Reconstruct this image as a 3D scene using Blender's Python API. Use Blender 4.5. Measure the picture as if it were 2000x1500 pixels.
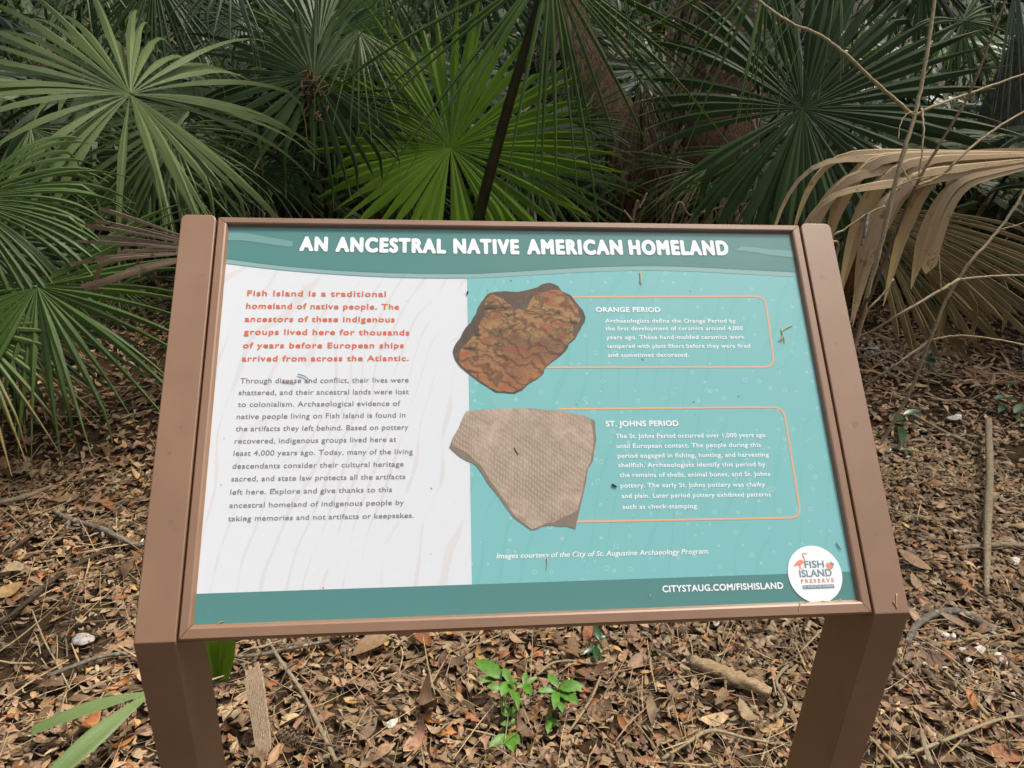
import bpy, bmesh, math, random
import numpy as np
from mathutils import Vector, Matrix

for o in list(bpy.data.objects):
    bpy.data.objects.remove(o)
scene = bpy.context.scene
COL = scene.collection
R = math.radians

# ------------------------------------------------------------------ camera, sky, sun, exposure
FOC, PCX, PCY = 1555.2, 1000.0, 750.0           # focal length and centre of the 2000 x 1500 photograph
YAW, PITCH, ROLL = 0.11661, 0.43963, 0.04247
SIGN_Z = 0.80                                    # height of the lower edge of the sign face
CAM = np.array([0.3069, -0.8433, SIGN_Z + 0.7449])
FWD = np.array([math.sin(YAW) * math.cos(PITCH), math.cos(YAW) * math.cos(PITCH), -math.sin(PITCH)])
RT0 = np.array([math.cos(YAW), -math.sin(YAW), 0.0])
UP0 = np.cross(RT0, FWD)
RT = RT0 * math.cos(ROLL) + UP0 * math.sin(ROLL)
UP = -RT0 * math.sin(ROLL) + UP0 * math.cos(ROLL)
cam = bpy.data.cameras.new('camera')
cam.sensor_width = 36.0
cam.lens = FOC / 2000.0 * 36.0
cam.clip_start = 0.02
cam.clip_end = 600.0
camo = bpy.data.objects.new('camera', cam)
COL.objects.link(camo)
M = Matrix.Identity(4)
for i in range(3):
    M[i][0], M[i][1], M[i][2], M[i][3] = RT[i], UP[i], -FWD[i], CAM[i]
camo.matrix_world = M
scene.camera = camo

SUN_EL, SUN_AZ = R(62), R(62)                   # azimuth measured from +Y (behind the sign) towards +X
world = bpy.data.worlds.new('World')
scene.world = world
world.use_nodes = True
wn = world.node_tree.nodes
sky = wn.new('ShaderNodeTexSky')
sky.sky_type = 'NISHITA'
sky.sun_disc = False
sky.sun_elevation = SUN_EL
sky.sun_rotation = SUN_AZ
sky.dust_density = 6.0
sky.ozone_density = 0.6
wn['Background'].inputs['Strength'].default_value = 0.105
hs = wn.new('ShaderNodeHueSaturation')            # overcast: the sky's blue is mostly veiled by thin cloud
hs.inputs['Saturation'].default_value = 0.6
world.node_tree.links.new(sky.outputs[0], hs.inputs['Color'])
world.node_tree.links.new(hs.outputs[0], wn['Background'].inputs['Color'])
sl = bpy.data.lights.new('sun', 'SUN')
sl.energy = 3.0
sl.angle = R(11)
sl.color = (1.0, 0.94, 0.84)
so = bpy.data.objects.new('sun', sl)
COL.objects.link(so)
sdir = Vector((math.sin(SUN_AZ) * math.cos(SUN_EL), math.cos(SUN_AZ) * math.cos(SUN_EL), math.sin(SUN_EL)))
so.rotation_euler = sdir.to_track_quat('Z', 'Y').to_euler()
so.location = (0, 0, 8)
scene.view_settings.view_transform = 'Standard'
scene.view_settings.look = 'None'
scene.view_settings.exposure = 0.66
scene.view_settings.gamma = 1.0
scene.view_settings.use_curve_mapping = False
scene.cycles.max_bounces = 6
scene.cycles.transparent_max_bounces = 4

# ------------------------------------------------------------------ helpers: places
TILT = R(44.69)
SV = np.array([0, math.cos(TILT), math.sin(TILT)])
SN = np.array([0, -math.sin(TILT), math.cos(TILT)])
SO = np.array([0, 0, SIGN_Z])
PW, PH = 0.9144, 0.5971


def ray(px, py):
    return FWD + RT * (px - PCX) / FOC - UP * (py - PCY) / FOC


def at(px, py, depth):
    return CAM + ray(px, py) * depth


def gz(x, y):
    return (0.018 * np.sin(1.7 * x + 0.6) * np.cos(1.3 * y + 0.4) + 0.012 * np.sin(3.9 * x - 2.2 * y)
            + 0.007 * np.sin(9.1 * x + 1.3) * np.sin(8.3 * y))


def ground_at(px, py, lift=0.0):
    d = ray(px, py)
    z = 0.0
    for _ in range(6):
        k = (z - CAM[2]) / d[2]
        p = CAM + d * k
        z = float(gz(p[0], p[1]))
    return np.array([p[0], p[1], z + lift])


def face(px, py, n=0.0):
    d = ray(px, py)
    k = (n - (CAM - SO) @ SN) / (d @ SN)
    p = CAM + d * k - SO
    return np.array([p[0], p @ SV])


def sp(u, v, n=0.0):
    return SO + np.array([u, 0, 0]) + SV * v + SN * n


# ------------------------------------------------------------------ helpers: objects
def link(name, me, mat, parent=None, loc=(0, 0, 0)):
    o = bpy.data.objects.new(name, me)
    COL.objects.link(o)
    if me is not None and mat is not None and not me.materials:
        for m in (mat if isinstance(mat, (list, tuple)) else [mat]):
            me.materials.append(m)
    o.location = loc
    if parent is not None:
        o.parent = parent
    return o


def tag(o, label, cat, group=None):
    o['label'] = label
    o['category'] = cat
    if group:
        o['group'] = group
    return o


def thing(name, label, cat, loc=(0, 0, 0), group=None):
    o = bpy.data.objects.new(name, None)
    o.empty_display_size = 0.05
    COL.objects.link(o)
    o.location = tuple(float(c) for c in loc)
    return tag(o, label, cat, group)


def mesh(name, v, f, smooth=False, uv=None, col=None, mi=None):
    me = bpy.data.meshes.new(name)
    v = np.asarray(v, dtype=np.float32)
    if isinstance(f, np.ndarray):
        k = f.shape[1]
        nf = len(f)
        me.vertices.add(len(v))
        me.vertices.foreach_set('co', v.ravel())
        me.loops.add(nf * k)
        me.loops.foreach_set('vertex_index', f.astype(np.int32).ravel())
        me.polygons.add(nf)
        me.polygons.foreach_set('loop_start', np.arange(0, nf * k, k, dtype=np.int32))
        me.polygons.foreach_set('loop_total', np.full(nf, k, dtype=np.int32))
        me.update(calc_edges=True)
        me.validate()
    else:
        me.from_pydata([tuple(map(float, p)) for p in v], [], f)
        me.update()
    if uv is not None:
        lay = me.uv_layers.new(name='UVMap')
        idx = np.empty(len(me.loops), dtype=np.int32)
        me.loops.foreach_get('vertex_index', idx)
        lay.data.foreach_set('uv', np.asarray(uv, dtype=np.float32)[idx].ravel())
    if col is not None:
        a = me.attributes.new('tint', 'FLOAT_COLOR', 'POINT')
        c = np.ones((len(v), 4), dtype=np.float32)
        c[:, :3] = col
        a.data.foreach_set('color', c.ravel())
    if mi is not None:
        me.polygons.foreach_set('material_index', np.asarray(mi, dtype=np.int32))
    if smooth:
        me.polygons.foreach_set('use_smooth', np.ones(len(me.polygons), dtype=bool))
    me.update()
    return me


def spline(pts, n):
    """Catmull-Rom through the points, n samples"""
    p = np.asarray(pts, float)
    if len(p) == 2:
        t = np.linspace(0, 1, n)[:, None]
        return p[0] * (1 - t) + p[1] * t
    q = np.vstack([2 * p[0] - p[1], p, 2 * p[-1] - p[-2]])
    out = []
    for t in np.linspace(0, len(p) - 1 - 1e-9, n):
        i = int(t)
        u = t - i
        a, b, c, d = q[i], q[i + 1], q[i + 2], q[i + 3]
        out.append(0.5 * ((2 * b) + (-a + c) * u + (2 * a - 5 * b + 4 * c - d) * u * u + (-a + 3 * b - 3 * c + d) * u ** 3))
    return np.array(out)


def tube_vf(pts, rad, sides=7, rough=0.0, rng=None, flat=1.0):
    p = np.asarray(pts, float)
    n = len(p)
    rad = np.broadcast_to(np.asarray(rad, float), (n,)) if np.ndim(rad) == 0 else np.asarray(rad, float)
    tan = np.gradient(p, axis=0)
    tan /= np.linalg.norm(tan, axis=1)[:, None] + 1e-9
    ref = np.array([0.13, 0.21, 0.97])
    if abs(tan[0] @ ref) > 0.9:
        ref = np.array([0.95, 0.1, 0.2])
    v = []
    e1 = np.cross(tan[0], ref)
    for i in range(n):
        e1 = e1 - tan[i] * (e1 @ tan[i])
        e1 /= np.linalg.norm(e1) + 1e-9
        e2 = np.cross(tan[i], e1)
        for k in range(sides):
            a = 2 * math.pi * k / sides
            r = rad[i] * (1 + (rng.uniform(-rough, rough) if rng is not None else 0))
            v.append(p[i] + e1 * math.cos(a) * r + e2 * math.sin(a) * r * flat)
    f = []
    for i in range(n - 1):
        for k in range(sides):
            a, b = i * sides + k, i * sides + (k + 1) % sides
            f.append((a, b, b + sides, a + sides))
    f.append(tuple(range(sides - 1, -1, -1)))
    f.append(tuple(range((n - 1) * sides, n * sides)))
    return v, f


class Build:
    def __init__(self):
        self.v, self.f = [], []

    def add(self, vf):
        b = len(self.v)
        self.v += [np.asarray(p, float) for p in vf[0]]
        self.f += [tuple(i + b for i in q) for q in vf[1]]
        return self

    def tube(self, pts, rad, sides=7, n=None, **k):
        if n:
            m = len(pts)
            pts = spline(pts, n)
            if np.ndim(rad):
                rad = np.interp(np.linspace(0, 1, n), np.linspace(0, 1, len(rad)), rad)
        return self.add(tube_vf(pts, rad, sides, **k))

    def obj(self, name, mat, parent=None, origin=(0, 0, 0), smooth=True, loc=None):
        v = np.array(self.v) - np.asarray(origin, float)
        me = mesh(name, v, self.f, smooth)
        return link(name, me, mat, parent, loc if loc is not None else (0, 0, 0))


# ------------------------------------------------------------------ helpers: materials
def mat_new(name):
    m = bpy.data.materials.new(name)
    m.use_nodes = True
    nt = m.node_tree
    return m, nt, nt.nodes, nt.links, nt.nodes['Principled BSDF']


def ramp(nodes, stops, interp='LINEAR'):
    r = nodes.new('ShaderNodeValToRGB')
    r.color_ramp.interpolation = interp
    e = r.color_ramp.elements
    while len(e) < len(stops):
        e.new(0.5)
    for i, (p, c) in enumerate(stops):
        e[i].position = p
        e[i].color = (*c, 1) if len(c) == 3 else c
    return r


def mixrgb(nodes, links, fac, a, b, mode='MIX'):
    m = nodes.new('ShaderNodeMix')
    m.data_type = 'RGBA'
    m.blend_type = mode
    for s, val in ((m.inputs[0], fac), (m.inputs[6], a), (m.inputs[7], b)):
        if hasattr(val, 'is_output') or isinstance(val, bpy.types.NodeSocket):
            links.new(val, s)
        elif isinstance(val, (int, float)):
            s.default_value = val
        else:
            s.default_value = (*val, 1)
    return m.outputs[2]


def noise(nodes, links, scale, detail=4, rough=0.6, vec=None, dist=0.0):
    n = nodes.new('ShaderNodeTexNoise')
    n.inputs['Scale'].default_value = scale
    n.inputs['Detail'].default_value = detail
    n.inputs['Roughness'].default_value = rough
    n.inputs['Distortion'].default_value = dist
    if vec is not None:
        links.new(vec, n.inputs['Vector'])
    return n


def coords(nodes, links, kind='Object', scale=None, rot=None):
    tc = nodes.new('ShaderNodeTexCoord')
    s = tc.outputs[kind]
    if scale is not None or rot is not None:
        mp = nodes.new('ShaderNodeMapping')
        if scale is not None:
            mp.inputs['Scale'].default_value = scale
        if rot is not None:
            mp.inputs['Rotation'].default_value = rot
        links.new(s, mp.inputs['Vector'])
        s = mp.outputs[0]
    return s


def bump(nodes, links, height, strength, dist, bsdf):
    b = nodes.new('ShaderNodeBump')
    b.inputs['Strength'].default_value = strength
    b.inputs['Distance'].default_value = dist
    links.new(height, b.inputs['Height'])
    links.new(b.outputs[0], bsdf.inputs['Normal'])


def leaf_mat(name, dark, light, tip=(0.42, 0.30, 0.16), trans=0.35, rough=0.36, tipstart=0.89, blotch=None, spec=0.36):
    """palm blade: UV x runs across one segment, y along it"""
    m, nt, N, L, P = mat_new(name)
    uvn = N.new('ShaderNodeUVMap')
    sep = N.new('ShaderNodeSeparateXYZ')
    L.new(uvn.outputs[0], sep.inputs[0])
    mp = N.new('ShaderNodeMapping')
    mp.inputs['Scale'].default_value = (9, 0.35, 1)
    L.new(uvn.outputs[0], mp.inputs[0])
    vein = noise(N, L, 3.0, 3, 0.7, mp.outputs[0])
    big = noise(N, L, 3.2, 3, 0.6, coords(N, L))
    c1 = ramp(N, [(0.32, dark), (0.72, light)])
    mx = N.new('ShaderNodeMath')
    mx.operation = 'MULTIPLY_ADD'
    L.new(vein.outputs['Fac'], mx.inputs[0])
    mx.inputs[1].default_value = 0.62
    hb = N.new('ShaderNodeMath')
    hb.operation = 'MULTIPLY'
    L.new(big.outputs['Fac'], hb.inputs[0])
    hb.inputs[1].default_value = 0.40
    L.new(hb.outputs[0], mx.inputs[2])
    L.new(mx.outputs[0], c1.inputs[0])
    tn = noise(N, L, 6.0, 2, 0.6, uvn.outputs[0])
    ad = N.new('ShaderNodeMath')
    ad.operation = 'MULTIPLY_ADD'
    L.new(tn.outputs['Fac'], ad.inputs[0])
    ad.inputs[1].default_value = 0.28
    L.new(sep.outputs['Y'], ad.inputs[2])
    tr = ramp(N, [(0.0, (0, 0, 0)), (min(0.999, (tipstart + 0.14) / 1.3), (0, 0, 0)), (1.0, (1, 1, 1))])
    dv = N.new('ShaderNodeMath')
    dv.operation = 'DIVIDE'
    L.new(ad.outputs[0], dv.inputs[0])
    dv.inputs[1].default_value = 1.3
    L.new(dv.outputs[0], tr.inputs[0])
    col = mixrgb(N, L, tr.outputs[0], c1.outputs[0], tip)
    if blotch:
        bn = noise(N, L, 34.0, 3, 0.7, coords(N, L))
        br = ramp(N, [(0.60, (0, 0, 0)), (0.70, (1, 1, 1))])
        L.new(bn.outputs['Fac'], br.inputs[0])
        col = mixrgb(N, L, br.outputs[0], col, blotch)
    L.new(col, P.inputs['Base Color'])
    P.inputs['Roughness'].default_value = rough
    P.inputs['Specular IOR Level'].default_value = spec
    bump(N, L, vein.outputs['Fac'], 0.5, 0.002, P)
    t = N.new('ShaderNodeBsdfTranslucent')
    tc = mixrgb(N, L, 0.5, col, (light[0] * 1.3, light[1] * 1.5, light[2] * 0.7))
    L.new(tc, t.inputs[0])
    ms = N.new('ShaderNodeMixShader')
    ms.inputs[0].default_value = trans
    L.new(P.outputs[0], ms.inputs[1])
    L.new(t.outputs[0], ms.inputs[2])
    L.new(ms.outputs[0], N['Material Output'].inputs[0])
    return m


def wood_mat(name, a, b, scale=(30, 30, 4), rough=0.85, bumpd=0.004, spots=None):
    m, nt, N, L, P = mat_new(name)
    n1 = noise(N, L, 4, 5, 0.7, coords(N, L, 'Object', scale), 0.6)
    r = ramp(N, [(0.3, a), (0.7, b)])
    L.new(n1.outputs['Fac'], r.inputs[0])
    c = r.outputs[0]
    if spots:
        n2 = noise(N, L, 60, 2, 0.5, coords(N, L))
        r2 = ramp(N, [(0.60, (0, 0, 0)), (0.66, (1, 1, 1))])
        L.new(n2.outputs['Fac'], r2.inputs[0])
        c = mixrgb(N, L, r2.outputs[0], c, spots)
    L.new(c, P.inputs['Base Color'])
    P.inputs['Roughness'].default_value = rough
    P.inputs['Specular IOR Level'].default_value = 0.2
    bump(N, L, n1.outputs['Fac'], 0.8, bumpd, P)
    return m


def plain_mat(name, c, rough=0.5, spec=0.5, vary=0.12, scale=25):
    m, nt, N, L, P = mat_new(name)
    n = noise(N, L, scale, 4, 0.6, coords(N, L))
    d = tuple(x * (1 - vary) for x in c)
    l = tuple(min(1, x * (1 + vary)) for x in c)
    r = ramp(N, [(0.35, d), (0.65, l)])
    L.new(n.outputs['Fac'], r.inputs[0])
    L.new(r.outputs[0], P.inputs['Base Color'])
    P.inputs['Roughness'].default_value = rough
    P.inputs['Specular IOR Level'].default_value = spec
    return m


G = {}
G['grey_green'] = leaf_mat('leaf_grey_green', (0.075, 0.108, 0.034), (0.200, 0.255, 0.092), trans=0.25, rough=0.36, spec=0.4)
G['green'] = leaf_mat('leaf_green', (0.026, 0.060, 0.010), (0.095, 0.158, 0.026), trans=0.28, rough=0.36, spec=0.35)
G['young'] = leaf_mat('leaf_young', (0.070, 0.150, 0.008), (0.190, 0.315, 0.026), tip=(0.25, 0.28, 0.06), trans=0.42, tipstart=1.2, spec=0.22)
G['dark'] = leaf_mat('leaf_dark', (0.013, 0.030, 0.008), (0.046, 0.076, 0.022), tip=(0.60, 0.47, 0.28), trans=0.14, tipstart=0.88, spec=0.16)
G['olive'] = leaf_mat('leaf_olive', (0.050, 0.066, 0.028), (0.125, 0.150, 0.065), tip=(0.35, 0.22, 0.09), trans=0.22, tipstart=0.85, blotch=(0.10, 0.08, 0.035))
G['bluish'] = leaf_mat('leaf_bluish', (0.045, 0.072, 0.040), (0.125, 0.165, 0.090), trans=0.2)
G['dead'] = leaf_mat('leaf_dead_tan', (0.44, 0.31, 0.17), (0.72, 0.56, 0.37), tip=(0.60, 0.48, 0.33), trans=0.2, rough=0.75, blotch=(0.27, 0.17, 0.09), spec=0.2)
G['dead_olive'] = leaf_mat('leaf_dead_olive', (0.10, 0.078, 0.032), (0.29, 0.215, 0.105), tip=(0.32, 0.2, 0.1), trans=0.2, rough=0.7, blotch=(0.09, 0.055, 0.025), spec=0.2)
G['dead_grey'] = leaf_mat('leaf_dead_grey', (0.115, 0.080, 0.052), (0.330, 0.250, 0.175), tip=(0.36, 0.25, 0.15), trans=0.12, rough=0.8, blotch=(0.08, 0.05, 0.03), spec=0.15)
G['blade'] = leaf_mat('leaf_fresh_blade', (0.10, 0.16, 0.050), (0.23, 0.32, 0.115), tip=(0.45, 0.40, 0.18), trans=0.2, rough=0.4)
G['yellowing'] = leaf_mat('leaf_yellowing', (0.06, 0.10, 0.02), (0.15, 0.19, 0.05), tip=(0.45, 0.28, 0.12), trans=0.25, tipstart=0.45)
M_PET = plain_mat('petiole_green', (0.045, 0.075, 0.025), 0.45, 0.4, 0.3, 12)
M_PETD = plain_mat('petiole_dark', (0.030, 0.032, 0.014), 0.45, 0.4, 0.4, 12)
M_PETB = plain_mat('petiole_brown', (0.17, 0.105, 0.05), 0.7, 0.2, 0.3, 20)
M_TRUNK = wood_mat('palm_trunk_bark', (0.06, 0.036, 0.018), (0.40, 0.26, 0.135), (14, 14, 3), 0.9, 0.02)
M_TRUNKR = wood_mat('palm_trunk_fibre', (0.030, 0.016, 0.009), (0.155, 0.085, 0.048), (16, 16, 2), 0.9, 0.02)
M_FIBRE = wood_mat('dry_fibre', (0.13, 0.08, 0.045), (0.46, 0.34, 0.23), (40, 40, 6), 0.9, 0.003)
M_TWIG = wood_mat('twig_pale', (0.20, 0.155, 0.085), (0.46, 0.375, 0.22), (40, 40, 40), 0.7, 0.001)
M_TWIGD = wood_mat('twig_dark', (0.07, 0.045, 0.025), (0.19, 0.125, 0.07), (40, 40, 40), 0.8, 0.001)
M_STICK = wood_mat('stick_weathered', (0.15, 0.115, 0.075), (0.40, 0.32, 0.21), (30, 30, 30), 0.9, 0.002)
M_STICKG = wood_mat('stick_grey', (0.085, 0.072, 0.055), (0.24, 0.205, 0.16), (30, 30, 30), 0.9, 0.002, spots=(0.30, 0.33, 0.26))
M_STICKD = wood_mat('stick_dark', (0.03, 0.02, 0.013), (0.11, 0.08, 0.055), (30, 30, 30), 0.9, 0.002)
M_NEEDLE = plain_mat('dry_needle', (0.55, 0.40, 0.19), 0.6, 0.3, 0.2, 60)
M_SPLINT = wood_mat('split_wood', (0.36, 0.23, 0.13), (0.68, 0.52, 0.36), (90, 6, 40), 0.85, 0.004)
M_LOG = wood_mat('rotten_log', (0.26, 0.165, 0.085), (0.58, 0.43, 0.26), (14, 50, 50), 0.9, 0.006)
M_CONE = wood_mat('pine_cone_scale', (0.07, 0.045, 0.028), (0.24, 0.17, 0.11), (40, 40, 40), 0.8, 0.002)
M_SHELL = plain_mat('oyster_shell', (0.66, 0.62, 0.54), 0.6, 0.3, 0.28, 90)
M_SHELLG = plain_mat('weathered_shell', (0.36, 0.33, 0.31), 0.7, 0.25, 0.3, 60)
M_HERB = plain_mat('herb_leaf', (0.085, 0.22, 0.018), 0.45, 0.4, 0.25, 60)
M_HERBD = plain_mat('herb_leaf_dark', (0.020, 0.070, 0.018), 0.3, 0.5, 0.25, 60)
M_STEM = plain_mat('herb_stem', (0.12, 0.16, 0.04), 0.6, 0.3, 0.2, 40)

# ------------------------------------------------------------------ ground
def make_ground():
    xs = np.concatenate([np.linspace(-250, -5, 16)[:-1], np.linspace(-5, 6, 180), np.linspace(6, 250, 16)[1:]])
    ys = np.concatenate([np.linspace(-150, -2, 12)[:-1], np.linspace(-2, 9, 180), np.linspace(9, 250, 18)[1:]])
    X, Y = np.meshgrid(xs, ys)
    Z = gz(X, Y)
    v = np.stack([X, Y, Z], -1).reshape(-1, 3)
    nx, ny = len(xs), len(ys)
    i = np.arange(ny - 1)[:, None] * nx + np.arange(nx - 1)[None]
    f = np.stack([i, i + 1, i + nx + 1, i + nx], -1).reshape(-1, 4)
    m, nt, N, L, P = mat_new('forest_soil')
    co = coords(N, L)
    n1 = noise(N, L, 2.3, 6, 0.65, co)
    n2 = noise(N, L, 60, 5, 0.7, co)
    vo = N.new('ShaderNodeTexVoronoi')
    vo.inputs['Scale'].default_value = 34
    L.new(co, vo.inputs['Vector'])
    r1 = ramp(N, [(0.35, (0.050, 0.034, 0.020)), (0.50, (0.100, 0.067, 0.036)), (0.66, (0.21, 0.145, 0.075))])
    L.new(n1.outputs['Fac'], r1.inputs[0])
    r2 = ramp(N, [(0.0, (0.05, 0.03, 0.019)), (0.4, (0.11, 0.072, 0.04)), (0.75, (0.17, 0.105, 0.055)), (1.0, (0.20, 0.09, 0.04))])
    sx = N.new('ShaderNodeSeparateColor')
    L.new(vo.outputs['Color'], sx.inputs[0])
    L.new(sx.outputs[0], r2.inputs[0])
    c = mixrgb(N, L, 0.45, r1.outputs[0], r2.outputs[0])
    c = mixrgb(N, L, n2.outputs['Fac'], (0.02, 0.013, 0.008), c)
    L.new(c, P.inputs['Base Color'])
    P.inputs['Roughness'].default_value = 0.95
    P.inputs['Specular IOR Level'].default_value = 0.1
    bump(N, L, n2.outputs['Fac'], 0.9, 0.02, P)
    o = link('ground', mesh('ground', v, f, True), m)
    o['kind'] = 'structure'


make_ground()

# ------------------------------------------------------------------ the sign
M_BROWN, _nt, _N, _L, _P = mat_new('brown_powder_coat')
_n = noise(_N, _L, 900, 2, 0.5, coords(_N, _L))
_n2 = noise(_N, _L, 9, 4, 0.6, coords(_N, _L))
_r = ramp(_N, [(0.3, (0.225, 0.118, 0.060)), (0.7, (0.270, 0.147, 0.080))])
_L.new(_n2.outputs['Fac'], _r.inputs[0])
_n3 = noise(_N, _L, 45, 3, 0.6, coords(_N, _L))
_r3 = ramp(_N, [(0.66, (0, 0, 0)), (0.74, (1, 1, 1))])
_L.new(_n3.outputs['Fac'], _r3.inputs[0])
_c = mixrgb(_N, _L, _r3.outputs[0], _r.outputs[0], (0.19, 0.105, 0.065))
_L.new(_c, _P.inputs['Base Color'])
_P.inputs['Roughness'].default_value = 0.46
_P.inputs['Specular IOR Level'].default_value = 0.9
bump(_N, _L, _n.outputs['Fac'], 0.25, 0.0006, _P)

sign = thing('interpretive_sign', 'brown framed slanted information sign about native American homeland on two brown posts', 'sign', (PW / 2, 0.05, 0))
SG0 = np.array([PW / 2, 0.05, 0.0])


def sign_part(name, v, f, mat, parent=None, smooth=False):
    off = SG0
    return link(name, mesh(name, np.asarray(v, float) - off, f, smooth), mat, parent or sign)


FT = 0.008   # height of frame face above the printed panel


def post(x0, x1):
    bm = bmesh.new()
    fold = sp(0, -0.0209, FT)
    top = sp(0, 0.6140, FT)
    top2 = top - SN * 0.055
    leg = 0.11
    yb = fold[1] + leg
    # underside line of the arm, where it meets the back of the leg
    k = (yb - top2[1]) / SV[1]
    inner = top2 + SV * k
    prof = [fold[1:], top[1:], top2[1:], inner[1:], (yb, -0.12), (fold[1], -0.12)]
    a = [bm.verts.new((x0 - SG0[0], p[0] - SG0[1], p[1])) for p in prof]
    b = [bm.verts.new((x1 - SG0[0], p[0] - SG0[1], p[1])) for p in prof]
    n = len(prof)
    bm.faces.new(a)
    bm.faces.new(b[::-1])
    for i in range(n):
        bm.faces.new((a[i], b[i], b[(i + 1) % n], a[(i + 1) % n])[::-1])
    bm.edges.ensure_lookup_table()
    rnd = [e for e in bm.edges if set(e.verts) in ({a[1], a[2]}, {b[1], b[2]})]
    bmesh.ops.bevel(bm, geom=rnd, offset=0.010, segments=6, profile=0.5, affect='EDGES')
    sharp = [e for e in bm.edges if e.calc_length() > 0.02 or True]
    bmesh.ops.recalc_face_normals(bm, faces=bm.faces)
    sharp = [e for e in bm.edges if len(e.link_faces) == 2 and e.calc_face_angle() > 0.5]
    bmesh.ops.bevel(bm, geom=sharp, offset=0.0016, segments=2, profile=0.5, affect='EDGES', clamp_overlap=True)
    me = bpy.data.meshes.new('post')
    bm.to_mesh(me)
    bm.free()
    return link('post', me, M_BROWN, sign)


post(-0.0712, -0.0190)
post(0.9335, 0.9862)


def frame_bars():
    """four mitred bars of one profile: outer wall, flat face, inner lip sloping to the panel"""
    U0, U1, V0, V1 = -0.0165, 0.9308, -0.0198, 0.6110
    a, b, c, d = 0.0, PW, 0.0, PH
    prof = [(1.0, -0.030), (1.0, FT - 0.0025), (0.88, FT), (0.30, FT), (0.16, FT - 0.0012), (0.0, 0.0008), (0.0, -0.030)]
    corners_out = [(U0, V0), (U1, V0), (U1, V1), (U0, V1)]
    corners_in = [(a, c), (b, c), (b, d), (a, d)]
    gap = 0.0005
    for i in range(4):
        j = (i + 1) % 4
        v, f = [], []
        for (ci, co, other) in ((corners_in[i], corners_out[i], corners_in[j]), (corners_in[j], corners_out[j], corners_in[i])):
            dirv = np.array(other, float) - np.array(ci, float)
            dirv /= np.linalg.norm(dirv)
            for (t, n) in prof:
                p = np.array(ci) * (1 - t) + np.array(co) * t + dirv * gap
                v.append(sp(p[0], p[1], n))
        k = len(prof)
        for q in range(k):
            r = (q + 1) % k
            f.append((q, r, r + k, q + k))
        f.append(tuple(range(k)))
        f.append(tuple(range(2 * k - 1, k - 1, -1)))
        o = sign_part('frame_bar', v, f, M_BROWN)
        bm = bmesh.new()
        bm.from_mesh(o.data)
        bmesh.ops.recalc_face_normals(bm, faces=bm.faces)
        bm.to_mesh(o.data)
        bm.free()


frame_bars()


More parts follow.
